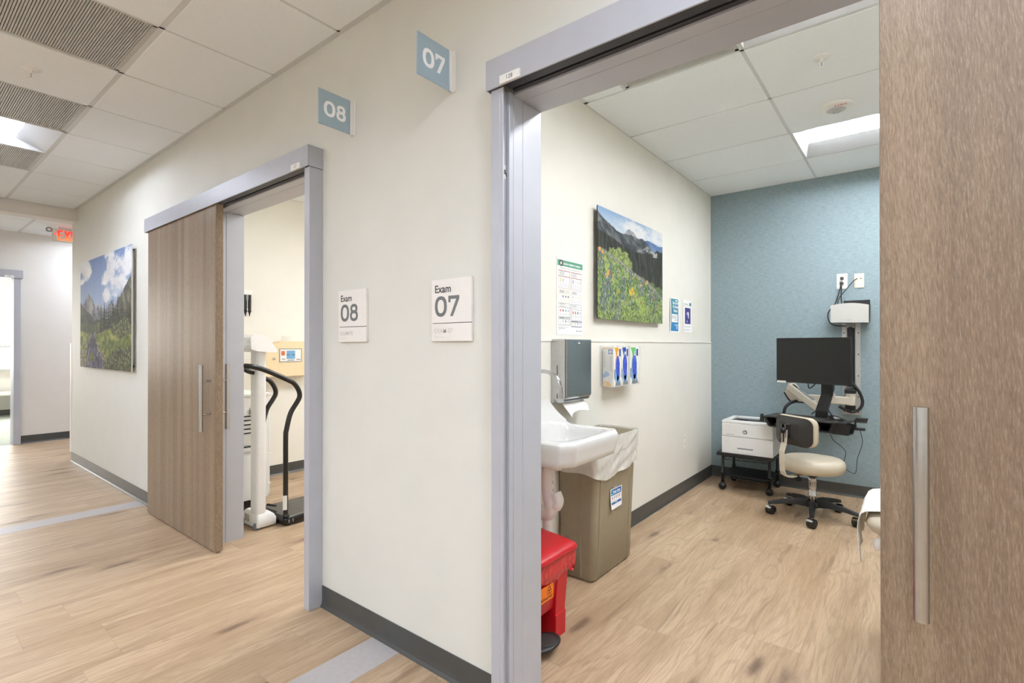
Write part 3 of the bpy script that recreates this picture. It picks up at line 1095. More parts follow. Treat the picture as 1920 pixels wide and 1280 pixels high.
def art_meadow():
    cv = Canvas(380, 260, (150, 185, 225))
    u, v = cv.u, cv.v
    cv.c = cv.ramp((1 - v) * 6 + u * .4, (138, 176, 222), (206, 222, 236))
    cl = fbm(u * 7 + 4, v * 12, 5)
    d = 1 - ((u - .72) / .5) ** 2 - ((v - .93) / .1) ** 2
    cv.put(sst(d * .5 + (cl - .5) * 1.8, 0, .5), (236, 239, 240))
    far = peaks(u, [(0, .8), (.6, .83), (.75, .86), (.85, .855), (.93, .84), (1, .85)], .02, 20, 2)
    k = fbm(u * 22 + v * 14, v * 18, 5)
    cv.put(sst(far - v, 0, .006), cv.ramp(k * 1.6 - .3, (70, 104, 164), (120, 152, 196)))
    sn = peaks(u, [(.3, .7), (.38, .86), (.43, .90), (.5, .885), (.55, .85), (.6, .7)], .02, 30, 4)
    cv.put(sst(sn - v, 0, .006) * (u > .3) * (u < .62), cv.ramp(k * 2.4 - .6, (110, 116, 128), (214, 208, 206)))
    rg = peaks(u, [(0, .955), (.08, .91), (.2, .86), (.3, .83), (.42, .84), (.52, .85), (.58, .84), (.64, .865), (.72, .82), (.82, .77), (1, .72)], .025, 24, 7)
    cv.put(sst(rg - v, 0, .006), cv.ramp(k * 2 - .55, (48, 58, 66), (124, 128, 128)))
    sc = sst(fbm(u * 9 - v * 16, v * 7 + 5, 4), .62, .72) * sst(rg - v, .01, .03) * (v > .66)
    cv.put(sc * .7, (176, 174, 168))
    fr = peaks(u, [(0, .80), (.2, .76), (.4, .71), (.6, .70), (.8, .74), (.9, .79), (1, .79)], .02, 40, 8)
    st = fbm(u * 95, v * 9, 3)
    cv.put(sst(fr - v, 0, .012), cv.ramp(st * 2 - .5, (22, 28, 22), (74, 78, 66)))
    sn2 = sst(fbm(u * 14, v * 20 + 9, 3), .6, .7) * (v > .7) * (v < .76) * (u > .6) * (u < .9)
    cv.put(sn2 * .8, (206, 206, 204))
    gl = np.interp(u, [0, .15, .3, .45, .6, .72, .85, 1], [.64, .61, .56, .51, .46, .43, .37, .29])
    gl = gl + (fbm(u * 30, u * 0 + 3, 3) - .5) * .03
    for cx, cy, rr in ((.2, .60, .07), (.27, .615, .07), (.36, .585, .085), (.42, .55, .06), (.31, .55, .1)):
        d = 1 - ((u - cx) / rr) ** 2 - ((v - cy) / (rr * 1.05)) ** 2
        cv.put(sst(d + (fbm(u * 40, v * 40, 3) - .5) * 1.4, 0, .3), cv.ramp(fbm(u * 60, v * 60, 3) * 2.2 - .6, (98, 122, 58), (176, 190, 110)))
    for cx, cy, rr in ((.8, .37, .08), (.92, .33, .09), (1, .32, .08)):
        d = 1 - ((u - cx) / rr) ** 2 - ((v - cy) / (rr * .8)) ** 2
        cv.put(sst(d, 0, .3), cv.ramp(fbm(u * 60, v * 60, 3) * 2 - .5, (66, 92, 52), (118, 142, 84)))
    g = fbm(u * 110, v * 52, 4)
    q = fbm(u * 8, v * 7, 3)
    cv.put(sst(gl - v, 0, .015), cv.ramp(g * 2.3 - .65, (58, 92, 44), (160, 186, 98)))
    cv.put(sst(gl - v, -.005, .0) * sst(v - gl, -.06, -.02) * .75, cv.ramp(g * 2 - .5, (122, 122, 112), (186, 180, 172)))
    cv.put(sst(gl - v, .02, .06) * sst(q, .52, .66) * .7, cv.ramp(g * 2 - .4, (128, 160, 54), (200, 212, 110)))
    cv.put(sst(gl - v, .0, .1) * sst(fbm(u * 20 + 7, v * 9, 4), .5, .64) * .7, cv.ramp(fbm(u * 90, v * 40, 3) * 2 - .4, (66, 74, 116), (128, 134, 160)))
    bl = fbm(u * 210 + v * 40, v * 60, 3)
    cv.put(sst(gl - v, .04, .1) * sst(bl, .54, .72) * .8, (176, 204, 128))
    cv.put(sst(gl - v, .04, .1) * sst(bl, .4, .26) * .75, (44, 66, 38))
    cv.put(sst(.12 + .1 * q - v, 0, .1) * sst(bl, .48, .6) * .7, (186, 208, 92))
    r = random.Random(6)
    for n_, col, sz in ((26, (240, 170, 60), .008), (34, (236, 238, 232), .005), (60, (84, 90, 160), .007)):
        for i in range(n_):
            cx = r.random()
            top = float(np.interp(cx, [0, .3, .6, 1], [.62, .54, .44, .28]))
            cy = top - r.random() ** 1.6 * .4
            d = 1 - ((u - cx) / sz) ** 2 - ((v - cy) / (sz * 1.9)) ** 2
            cv.put(sst(d, 0, .5) * .9, col)
    for cx, cy in ((.44, .29), (.48, .315), (.46, .27), (.5, .28), (.025, .62), (.06, .6), (.72, .42), (.12, .4), (.14, .43)):
        d = 1 - ((u - cx) / .016) ** 2 - ((v - cy) / .022) ** 2
        cv.put(sst(d + (fbm(u * 130, v * 130, 2) - .5) * 2, 0, .3), (246, 196, 44) if cx > .4 and cx < .6 else (240, 168, 76))
    cv.c = (cv.c - cv.c.mean(2, keepdims=True)) * .8 + cv.c.mean(2, keepdims=True) * .88 + 4 + (rng.random(u.shape)[..., None] - .5) * 14
    return cv


t = thing('wall_art', 'large landscape print of a rocky stream and mountains under clouds', 'picture', (-5.91, 1.355, 1.056), 'frameless landscape prints')
build('panel', bx(-6.742, -5.085, 1.340, 1.3465, 1.056, 2.116), 'sign_white', t)
print_mesh('print', art_stream(), facing_my(-6.742, 1.3396, 1.056), 1.657, 1.06, t)
build('hanging_frame', MB().box(-6.66, -5.14, 1.347, 1.3755, 1.09, 1.11).box(-6.66, -5.14, 1.347, 1.3755, 2.07, 2.085).box(-6.66, -6.64, 1.347, 1.3755, 1.09, 2.085).box(-5.16, -5.14, 1.347, 1.3755, 1.09, 2.085), 'alu', t)

t = thing('wall_art', 'landscape print of a wildflower meadow below dark forest and peaks', 'picture', (-1.55, 3.307, 1.442), 'frameless landscape prints')
build('panel', bx(-1.5415, -1.535, 2.791, 3.823, 1.442, 2.145), 'charcoal', t)
print_mesh('print', art_meadow(), facing_px(-1.5346, 2.791, 1.442), 1.032, .703, t)
build('hanging_frame', MB().box(-1.5705, -1.542, 2.85, 3.76, 1.47, 1.485).box(-1.5705, -1.542, 2.85, 3.76, 2.10, 2.115).box(-1.5705, -1.542, 2.85, 2.865, 1.47, 2.115).box(-1.5705, -1.542, 3.745, 3.76, 1.47, 2.115), 'alu', t)

# ---- papers on the exam room wall
t = thing('waste_poster', 'tall laminated waste sorting poster with a green heading above the towel dispenser', 'poster', (-1.569, 2.527, 1.338))
cv = Canvas(150, 230, (240, 240, 237))
u, v = cv.u, cv.v
cv.rect(.02, .98, .892, .972, (92, 158, 128))
cv.put(sst(1 - ((u - .15) / .075) ** 2 - ((v - .93) / .045) ** 2, 0, .2), (70, 74, 72))
cv.put(sst(1 - ((u - .15) / .035) ** 2 - ((v - .93) / .024) ** 2, 0, .3), (214, 216, 212))
def cellbox(a, b, c, d, top, col):
    e, f = .008, .0055
    for p in ((a, b, c, c + f), (a, b, d - f, d), (a, a + e, c, d), (b - e, b, c, d), (a, b, top, top + f), (a + (b - a) * .55, a + (b - a) * .55 + e, top, d)):
        cv.rect(*p, col)
    r = random.Random(int(a * 999 + c * 99))
    for k in range(3):
        vv = top + (d - top) * (.25 + .22 * k)
        cv.rect(a + .04, a + (b - a) * .5, vv, vv + .008, (120, 122, 124), .7)
        cv.rect(a + (b - a) * .6, b - .03, vv, vv + .006, (178, 180, 182), .7)
    for k in range(4):
        xx = a + (b - a) * (.1 + .22 * k)
        for q in range(3):
            cv.rect(xx, xx + (b - a) * .16, c + (top - c) * (.14 + .13 * q), c + (top - c) * (.19 + .13 * q), (176, 178, 180), .75)
        tint = [(196, 70, 60), (150, 154, 160), (210, 190, 90), (206, 208, 210), (60, 62, 66), (104, 124, 168)][r.randrange(6)]
        cv.rect(xx + .01, xx + (b - a) * .13, c + (top - c) * .58, c + (top - c) * .84, tint, .7)
mar, yel, lil, blk = (150, 84, 86), (226, 192, 96), (176, 172, 188), (84, 84, 92)
cellbox(.05, .49, .60, .835, .755, mar); cellbox(.53, .95, .60, .835, .755, mar)
cellbox(.05, .49, .425, .585, .525, yel); cellbox(.53, .95, .435, .585, .53, lil)
cellbox(.05, .49, .225, .41, .345, blk); cellbox(.53, .95, .19, .41, .335, (88, 96, 122))
cellbox(.05, .49, .115, .22, .195, blk); cellbox(.53, .95, .10, .18, .165, (88, 96, 122))
cv.rect(.05, .42, .088, .093, (150, 150, 150)); cv.rect(.05, .3, .074, .079, (170, 170, 170)); cv.rect(.05, .16, .055, .06, (150, 150, 150))
cv.rect(.80, .96, .042, .05, (130, 134, 136)); cv.put(sst(1 - ((u - .755) / .022) ** 2 - ((v - .046) / .013) ** 2, 0, .3), (120, 126, 126))
F = facing_px(XS + .0008, 2.386, 1.339)
print_mesh('poster_print', cv, F, .284, .434, t, .0018)
build('laminate', MB(F).box(-.004, .288, -.004, .438, 0, .0014), 'paper', t)
build('heading', MB(F).text('KNOW WHERE TO THROW', .066, .397, .0150, w=.0026, bold=.0004, sx=.98), 'sign_num', t)
build('subheading', MB(F).text('SEGREGATION OF MEDICAL OR HAZARDOUS WASTE', .142, .372, .0092, w=.0026, align='CENTER'), 'dark_ink', t)

t = thing('flyer', 'teal flyer taped to the wall beside the meadow picture', 'flyer', (-1.569, 4.165, 1.386), 'flyers taped to the exam room wall')
cv = Canvas(60, 90, (243, 244, 242))
cv.c = np.where(((cv.u > .10) & (cv.u < .90) & (cv.v > .03) & (cv.v < .97))[..., None], cv.ramp(cv.v * 1.3 - .1, (44, 128, 186), (78, 148, 158)), cv.c)
cv.rect(.17, .83, .29, .52, (238, 240, 238))
for k in range(5):
    cv.rect(.2, .78 - .1 * (k % 2), .47 - .036 * k, .478 - .036 * k, (130, 140, 146))
cv.rect(.5, .56, .345, .37, (40, 44, 48)); cv.rect(.66, .72, .345, .37, (40, 44, 48))
cv.rect(.5, .86, .2, .222, (210, 228, 240)); cv.rect(.7, .8, .08, .18, (196, 216, 232))
cv.rect(.56, .82, .91, .935, (226, 238, 240))
F = facing_px(XS + .0008, 4.058, 1.386)
bow = lambda a, b: .0022 + .006 * math.sin(b * 3.1) * (1 - a) ** 2
print_mesh('flyer_print', cv, F, .215, .285, t, 0, bow)
tx = MB(F)
for k, s in enumerate(('Sign up for', 'My Health', 'Online!')):
    tx.text(s, .107, .232 - .033 * k, .0315, w=.0105, align='CENTER', bold=.0007, sx=.95)
build('heading', tx, 'sign_num', t)

t = thing('flyer', 'white flyer with a purple sports photo taped up close to the blue wall', 'flyer', (-1.569, 4.47, 1.386), 'flyers taped to the exam room wall')
cv = Canvas(80, 110, (240, 240, 237))
u, v = cv.u, cv.v
cv.rect(.74, .95, .835, .93, (64, 128, 140)); cv.rect(.1, .6, .87, .888, (126, 140, 146)); cv.rect(.08, .9, .823, .829, (150, 140, 140)); cv.rect(.25, .85, .79, .798, (160, 160, 164))
cv.rect(.22, .88, .27, .765, (62, 54, 132))
sp = fbm(u * 30, v * 30, 3)
ph = (u > .22) & (u < .88) & (v > .27) & (v < .765)
cv.put(ph * sst(sp, .5, .7) * .5, (96, 84, 158))
def blob(cx, cy, rx, ry, c_, a=0):
    du, dv = u - cx, v - cy
    ca, sa = math.cos(a), math.sin(a)
    d = 1 - ((du * ca + dv * sa) / rx) ** 2 - ((-du * sa + dv * ca) / ry) ** 2
    cv.put(sst(d, 0, .3) * ph, c_)
blob(.58, .67, .05, .03, (92, 66, 62)); blob(.60, .575, .085, .075, (236, 236, 242)); blob(.46, .60, .1, .018, (222, 206, 206), .4)
blob(.64, .48, .07, .045, (220, 222, 236)); blob(.52, .43, .035, .075, (54, 44, 84), -.5); blob(.70, .42, .035, .08, (60, 48, 88), .25); blob(.48, .35, .03, .05, (226, 222, 232), -.3)
for k in range(6):
    cv.rect(.1, .92 - .12 * (k % 3), .2 - .026 * k, .206 - .026 * k, (168, 168, 174))
F = facing_px(XS + .0008, 4.362, 1.386)
print_mesh('flyer_print', cv, F, .216, .286, t, 0, lambda a, b: .0022 + .012 * max(0, a - .6) * max(0, .3 - b) * 3)
# ------------------------------------------------------------------ exam room 07: side wall
WX = XS + .005       # face of the lower wall panel

# paper towel dispenser
t = thing('towel_dispenser', 'stainless steel paper towel dispenser on the wall above the sink', 'towel dispenser', (-1.52, 2.466, .962))
poly = [(WX, .960), (-1.500, .962), (-1.478, .990), (-1.478, 1.309), (WX, 1.309)]
build('cabinet', MB().prism(poly, 'y', 2.324, 2.608), 'steel', t, .003, 2)
build('door', bx(-1.478, -1.4735, 2.336, 2.604, .994, 1.306), 'steel', t, .002, 2)
build('keyhole', MB().cyl((-1.4736, 2.47, 1.283), (-1.470, 2.47, 1.283), .009, n=20).cyl((-1.470, 2.47, 1.283), (-1.467, 2.47, 1.283), .004), 'chrome', t)
for x_, za, zb in ((-1.5285, 1.115, 1.165), (-1.5285, .985, 1.01), (-1.496, 1.02, 1.045)):
    build('sight_slot', bx(x_, x_ + .0045, 2.3232, 2.326, za, zb), 'black', t)
build('lower_lip', MB().bar((-1.492, 2.345, .972), (-1.492, 2.60, .972), .012, .006), 'steel', t)
t = thing('paper_towel', 'white folded paper towel hanging out of the steel dispenser', 'paper towel', (-1.51, 2.47, .885))
def fn(a, b):
    yy = 2.352 + .225 * a - .012 * b
    drop = b * (.078 - .035 * a + .01 * math.sin(a * 9))
    return (-1.515 + .02 * math.sin(a * 8 + b * 2) * b + .045 * b, yy + .02 * b, .9605 - drop)
build('sheet', MB().grid(fn, 20, 10), 'paper', t, solid=.0012)

# glove boxes in a clear holder
GX = -1.474
t = thing('glove_box_holder', 'clear acrylic three-box glove holder on the exam room wall', 'glove holder', (-1.52, 3.078, 1.013))
h = MB().box(WX, WX + .003, 2.873, 3.283, 1.013, 1.272).box(WX, GX + .003, 2.873, 3.283, 1.010, 1.0135)
for yy in (2.873, 3.105, 3.280):
    h.box(WX, GX + .003, yy, yy + .003, 1.013, 1.272)
for a, b in ((2.873, 2.888), (2.993, 3.010), (3.095, 3.118), (3.262, 3.283)):
    h.box(GX, GX + .003, a, b, 1.013, 1.272)
build('holder_shell', h, 'acrylic', t)


def glove_box(y0, y1, tint, deep, label, pulled=False):
    t = thing('glove_box', label, 'glove box', ((y0 + y1) / 2 * 0 - 1.53, (y0 + y1) / 2, 1.0145), 'glove boxes in the clear holder')
    x0, x1, z0, z1 = WX + .012, GX - .003, 1.0145, 1.262
    build('carton', bx(x0, x1, y0, y1, z0, z1), 'paper', t, .0015, 1)
    w_ = y1 - y0
    F = facing_px(x1 + .0006, y0, z0)
    m = MB(F)
    m.mat(0).add([(.012, .247, 0), (w_ * .12, .242, 0), (w_ * .40, .185, 0), (w_ * .68, .185, 0), (w_ * .68, .247, 0)], [(0, 1, 2, 3, 4)])
    m.mat(1).rect(w_ * .76, w_ * .96, .19, .237)
    m.mat(2).add([(w_ * .2, .004, 0), (w_ * .98, .004, 0), (w_ * .82, .052, 0), (w_ * .34, .052, 0)], [(0, 1, 2, 3)])
    m.mat(2).rect(w_ * .04, w_ * .2, .05, .11)
    def oval(cx, cy, rx, ry, w, n=24):
        m.add([(cx + rx * math.cos(2 * math.pi * k / n), cy + ry * math.sin(2 * math.pi * k / n), w) for k in range(n)], [tuple(range(n))])
    m.mat(0); oval(w_ * .52, .128, w_ * .30, .074, .0002)
    m.mat(3); oval(w_ * .40, .07, w_ * .32, .042, .0004)
    m.mat(3); oval(w_ * .62, .075, w_ * .24, .055, .0004)
    build('box_print', m, [tint, 'navy_print', 'grey_print', 'glove_pale'], t)
    build('size_letter', MB(F).text({'yellow_print': 'S', 'navy_print': 'M', 'green_print': 'L'}[tint], w_ * .54, .196, .036, w=.0005, align='CENTER', bold=.0012), 'sign_num', t)
    e = MB(F)
    def fn(a, b):
        q = 2 * math.pi * a
        k = math.sqrt(b)
        wr = .003 * math.sin(q * 7 + b * 11) + .002 * math.sin(q * 3 + b * 23)
        return (w_ * .52 + w_ * .25 * k * math.cos(q), .128 + .066 * k * math.sin(q), .001 + (.007 + wr) * (1 - b))
    e.grid(fn, 28, 7)
    build('gloves', e, 'glove', t)
    if pulled:
        p = MB(F)
        r = random.Random(3)
        for k in range(9):
            a, b = r.uniform(.45, .85) * w_, r.uniform(.10, .185)
            p.ell((a, b, .012), r.uniform(.008, .018), r.uniform(.012, .022), r.uniform(.01, .02), 12, 8)
        build('pulled_glove', p, 'glove_deep', t)
    return t
a = glove_box(2.893, 2.991, 'yellow_print', False, 'glove box with yellow corner in the clear wall holder')
b = glove_box(2.995, 3.098, 'navy_print', False, 'glove box with dark blue corner in the clear wall holder')
c = glove_box(3.120, 3.254, 'green_print', True, 'glove box with green corner and a blue glove poking out')
# printed end of the first box, seen from the door
F = facing_my(WX + .012, 2.8925, 1.0145)
m = MB(F)
D = GX - .003 - (WX + .012)
m.mat(0).add([(.008, .003, 0), (D * .86, .003, 0), (D * .5, .031, 0), (.008, .031, 0)], [(0, 1, 2, 3)])
m.mat(0).rect(0, D, .2405, .2465)
m.mat(1).rect(D * .5, D * .88, .205, .235)
m.mat(2).add([(0, .055, 0), (D * .28, .058, 0), (D * .6, .07, 0), (D * .55, .088, 0), (D * .3, .098, 0), (0, .075, 0)], [tuple(range(6))])
for k in range(2):
    m.mat(3).rect(D * (.1 + .08 * k), D * (.125 + .08 * k), .12, .22)
build('end_print', m, ['yellow_print', 'blue_print', 'glove_pale', 'grey_print'], a)
m = MB(F)
cx, cy = D * .69, .22
for k in range(4):
    q = math.pi / 4 * k + .39
    m.add([(cx + math.cos(q) * .011 - math.sin(q) * .0016, cy + math.sin(q) * .011 + math.cos(q) * .0016, .0004), (cx + math.cos(q) * .011 + math.sin(q) * .0016, cy + math.sin(q) * .011 - math.cos(q) * .0016, .0004),
           (cx - math.cos(q) * .011 + math.sin(q) * .0016, cy - math.sin(q) * .011 - math.cos(q) * .0016, .0004), (cx - math.cos(q) * .011 - math.sin(q) * .0016, cy - math.sin(q) * .011 + math.cos(q) * .0016, .0004)], [(0, 1, 2, 3)])
build('emblem', m, 'sign_num', a)
build('size_letter', MB(F).text('S', .015, .008, .024, w=.0005, bold=.001), 'sign_num', a)
build('lettering', MB(F @ Matrix.Translation((D * .70, .192, 0)) @ Matrix.Rotation(R(-90), 4, 'Z')).text('SmartGuard', 0, 0, .019, w=.0005), 'grey_print', a)

# wall outlet low on the side wall
def outlet(M_, w_, h_, name, label, parts, loc):
    t = thing(name, label, 'outlet', loc, 'wall plates in the exam room')
    build('cover_plate', MB(M_).box(0, w_, 0, h_, 0, .0045), 'ivory' if parts == 'data' else 'white_plastic', t, .0015, 2)
    return t
F = facing_px(WX, 4.345, .39)
t = outlet(F, .072, .118, 'wall_outlet', 'white power outlet low on the wall beside the printer', 'power', (WX, 4.381, .39))
build('receptacle', MB(F).box(.018, .054, .066, .1, .0045, .0065).box(.018, .054, .018, .052, .0045, .0065), 'sign_white', t, .001)
for zz in (.08, .03):
    for xx in (.030, .039):
        build('slot', MB(F).box(xx, xx + .003, zz, zz + .01, .0066, .0068), 'black', t)

# ------------------------------------------------------------------ wall-hung sink
SX0, SX1, SY0, SY1, RZ = WX, -1.112, 1.768, 2.292, .866
t = thing('sink', 'white wall-hung porcelain sink with a raised back behind the door frame', 'sink', (-1.34, 2.03, .745))
CHAM = .075
def cut(x_, y_, grow=0.0):
    """Keep a point inside the clipped-corner outline."""
    lim = SX1 + grow
    d = min(y_ - (SY0 - grow), (SY1 + grow) - y_)
    if d < CHAM:
        lim -= (CHAM - d) * .62
    return min(x_, lim)
def back(x_, y_):
    q = max(0, 1 - (x_ - SX0) / .175)
    return .116 * q ** 1.7
def top(a, b):
    y_ = SY0 + (SY1 - SY0) * b
    x_ = SX0 + (cut(9, y_) - SX0) * a
    z_ = RZ + back(x_, y_)
    bxc, byc = -1.300, (SY0 + SY1) / 2
    d = ((x_ - bxc) / .150) ** 4 + ((y_ - byc) / .218) ** 4
    dep = max(0, 1 - d)
    z_ -= .112 * min(1, dep * 1.6) ** .8 if dep > 0 else 0
    e = min(a * 99, (1 - a) * 22, b * 22, (1 - b) * 22)
    if e < 1 and a > .3:
        z_ -= .010 * (1 - e) ** 2
    return (x_, y_, z_)
s = MB()
N = 56
s.grid(top, N, N)
# outer walls, pulled in slightly towards the underside
edge = [(0.0, 0.0)] + [(k / N, 0.0) for k in range(1, N + 1)] + [(1.0, k / N) for k in range(1, N + 1)] + [(1 - k / N, 1.0) for k in range(1, N + 1)]
rings = []
for f in (0, .12, .35, .7, .93, 1):
    ring = []
    for a, b in edge:
        p = top(a, b)
        zb = .752
        inn = .004 + .026 * max(0, f - .3) ** 1.4 + (.014 if f == 1 else 0)
        cx, cy = -1.34, 2.03
        q = 0 if f == 0 else (-.004 if f == .12 else inn * .8)
        vx = (p[0] - SX0) / (SX1 - SX0)
        x_ = p[0] - q * vx
        y_ = p[1] - q * (1 if b > .5 else -1) * (1 if abs(b - .5) > .35 else abs(b - .5) / .35)
        ring.append((x_, y_, p[2] + (zb - p[2]) * f))
    rings.append(ring)
s.loft(rings, closed=True, caps=False)
s.add(rings[-1], [tuple(range(len(edge)))])
build('basin', s, 'porcelain', t)
build('drain', MB().lathe((-1.30, 2.03, .7555), [(.0, .0), (.012, .0), (.02, .004), (.03, .002), (.03, -.004)], 28), 'chrome', t)
# gooseneck faucet
f = MB().lathe((-1.497, 2.03, .915), [(.027, 0), (.027, .012), (.016, .022), (.014, .05)], 28)
f.tube([(-1.497, 2.03, .945), (-1.497, 2.03, 1.07), (-1.475, 2.03, 1.13), (-1.41, 2.03, 1.149), (-1.345, 2.03, 1.128), (-1.318, 2.03, 1.083), (-1.315, 2.03, 1.045)], .0095, 14)
fo = build('faucet', f, 'chrome', t)
build('aerator', MB().cyl((-1.315, 2.03, 1.022), (-1.315, 2.03, 1.05), .0125, n=20), 'chrome', fo)
# tail piece and trap in a white moulded cover
p = MB().lathe((-1.345, 2.03, .683), [(.0, 0), (.030, .0), (.039, .008), (.040, .05), (.034, .054), (.034, .075)], 28)
build('trap_nut', p, 'pipe_white', t)
p = MB().tube([(-1.375, 2.02, .75), (-1.378, 2.02, .66), (-1.376, 2.02, .56), (-1.36, 2.02, .50), (-1.385, 2.02, .465), (-1.44, 2.02, .48), (-1.50, 2.02, .53), (-1.562, 2.02, .55)], .033, 16)
p.tube([(-1.335, 2.02, .575), (-1.320, 2.02, .54), (-1.335, 2.02, .505)], .026, 12)
p.lathe((-1.386, 2.02, .385), [(.02, 0), (.021, .06), (.03, .075)], 20)
build('trap_cover', p, 'pipe_white', t)
build('wall_cover', bx(WX, -1.49, 1.966, 2.10, .30, .745), 'white_plastic', t, .01, 2)
for zz in (.66, .625, .59):
    build('cover_clip', MB().ell((-1.345, 2.012, zz), .006, .005, .008), 'pipe_white', t)

# ------------------------------------------------------------------ tall taupe waste bin
t = thing('waste_bin', 'tall narrow taupe waste bin between the sink and the wall outlet', 'waste bin', (-1.45, 2.62, 0))
BX0, BX1, BY0, BY1, BH = -1.562, -1.345, 2.392, 2.858, .765
def rrect(x0, x1, y0, y1, z, r, n=6):
    out = []
    for cx, cy, a0 in ((x1 - r, y1 - r, 0), (x0 + r, y1 - r, 90), (x0 + r, y0 + r, 180), (x1 - r, y0 + r, 270)):
        for k in range(n + 1):
            q = R(a0 + 90 * k / n)
            out.append((cx + r * math.cos(q), cy + r * math.sin(q), z))
    return out
def sec(k, inset=0.0, z=None):
    g_ = .030 * k
    return rrect(BX0 - .0 + inset, BX1 + g_ - inset, BY0 - g_ * .5 + inset, BY1 + g_ * .6 - inset, BH * k if z is None else z, .03)
s = MB()
s.loft([sec(0, .012, .001), sec(.02, 0), sec(.5), sec(.93), sec(.935, -.006), sec(1, -.006), sec(1, .004), sec(.6, .006)], caps=False)
s.add(sec(0, .012, .001), [tuple(range(len(sec(0))))[::-1]])
s.add(sec(.6, .006), [tuple(range(len(sec(0))))])
BIN = s
def panel_z(z): return BX1 + .030 * z / BH
# recessed-look raised frame on front and side faces
s = BIN
for yy in (2.437, 2.80):
    s.loft([[(panel_z(z) - .003, yy - .006, z), (panel_z(z) + .005, yy - .003, z), (panel_z(z) + .005, yy + .003, z), (panel_z(z) - .003, yy + .006, z)] for z in (.02, .35, .58)], smooth=False)
s.loft([[(BX1 - .16 + dx * .006 - .02, BY0 - .015 * z / BH - .004 * abs(dx == 0), z) for dx in (-1, 0, 1)] for z in (.02, .35, .62)], closed=False, caps=False)
s.loft([[(BX1 - .075 + dx * .006, BY0 - .015 * z / BH - .004 * abs(dx == 0), z) for dx in (-1, 0, 1)] for z in (.02, .35, .62)], closed=False, caps=False)
build('bin_body', s, 'bin_taupe', t)
def along(ring, q):
    """The point a share q of the way round a closed ring."""
    n_ = len(ring)
    ds = [math.dist(ring[i], ring[(i + 1) % n_]) for i in range(n_)]
    s_ = (q % 1.0) * sum(ds)
    for i in range(n_):
        if s_ <= ds[i]:
            return Vector(ring[i]).lerp(Vector(ring[(i + 1) % n_]), s_ / max(ds[i], 1e-9))
        s_ -= ds[i]
    return Vector(ring[0])
def liner_fn(a, b):
    n_ = 120
    q = a
    k = 1.012 - b * .27
    ring = sec(k if k < 1 else 1.0, -.009)
    v_ = Vector(along(ring, q))
    c_ = Vector(((BX0 + BX1) / 2, (BY0 + BY1) / 2, v_.z))
    d_ = (v_ - c_).normalized()
    T_ = 2 * math.pi
    wr = .0030 * math.sin(q * T_ * 9 + b * 9 + 2 * math.sin(b * 5)) + .0028 * math.sin(q * T_ * 5 + b * 17) + .0016 * math.sin(q * T_ * 16 + b * 26) + .0012 * math.sin(q * T_ * 31 - b * 12)
    sag = .10 * max(0, math.sin((q - .55) * math.pi * 2)) * b * 0 + (.020 * math.sin(q * T_ * 2 + 1) + .008 * math.sin(q * T_ * 5)) * b
    x_, y_ = v_.x + d_.x * (wr + .004), v_.y + d_.y * (wr + .004)
    return (max(x_, WX + .002), y_, BH * (1.012 - b * .27) + sag)
s = MB().grid(liner_fn, 150, 18)
build('bin_liner', s, 'liner', t)
build('liner_opening', MB().grid(lambda a, b: (lambda p: (max(WX + .002, p[0] + (.0 if b < .01 else -.004 * b)), p[1], BH * 1.012 - b * .09))(liner_fn(a, 0.0)), 150, 4), 'liner', t)
t = thing('bin_label', 'blue and white card taped to the front of the tall taupe bin', 'label', (-1.323, 2.61, .36))
cv = Canvas(70, 60, (238, 236, 236))
u, v = cv.u, cv.v
cv.c = np.where(((u > .06) & (u < .95) & (v > .66) & (v < .95))[..., None], cv.ramp(u, (40, 128, 172), (20, 88, 176)), cv.c)
cv.rect(.1, .9, .70, .735, (150, 202, 226))
for k in range(5):
    cv.rect(.13 + .165 * k, .21 + .165 * k, .46, .60, (142, 112, 124), .75); cv.rect(.12 + .165 * k, .22 + .165 * k, .38, .41, (176, 166, 172))
cv.c = np.where(((u > .06) & (u < .95) & (v > .22) & (v < .33))[..., None], cv.ramp(u, (58, 122, 150), (30, 76, 160)), cv.c)
cv.rect(.38, .62, .26, .29, (206, 222, 236))
F = frame((0, 1, 0), (.039, 0, .999), (.999, 0, -.039), (panel_z(.362) + .0045, 2.547, .362))
print_mesh('card', cv, F, .137, .112, t, .001, lambda a, b: .012 * (1 - b) ** 2 * (1 - .6 * a))
build('heading', MB(F).text('Trash Only', .07, .086, .0195, w=.0024, align='CENTER', bold=.0008), 'sign_num', t)
build('tape', MB(F).box(.036, .085, .104, .124, .0008, .0018), 'acrylic', t)

# ------------------------------------------------------------------ red step-on biohazard bin
t = thing('biohazard_bin', 'red step-on biohazard bin half hidden by the grey door jamb', 'biohazard bin', (-1.38, 1.72, 0))
s = MB()
X0, X1, Y0, Y1 = -1.555, -1.222, 1.552, 1.922
def q4(g_, z, x1=None):
    return rrect(X0 - g_ * .0, (X1 if x1 is None else x1) + g_, max(Y0 - g_, 1.548), Y1 + g_, z, .018, 4)
s.loft([q4(-.012, .135), q4(.0, .2), q4(.022, .37), q4(.024, .385)])
s.box(X0, X1 - .13, Y0 + .002, Y1 - .004, .001, .16)
build('bin_body', s, 'red', t)
for a, b in ((Y0, Y0 + .078), (Y1 - .078, Y1)):
    l = MB()
    l.loft([[(X1 - .14, a, z), (X1 + g_, a, z), (X1 + g_, b + g_ * .5, z), (X1 - .14, b + g_ * .5, z)] for z, g_ in ((.001, .002), (.10, .004), (.105, .0), (.38, .02))], smooth=False)
    build('front_leg', l, 'red', t, .003, 2)
s = MB()
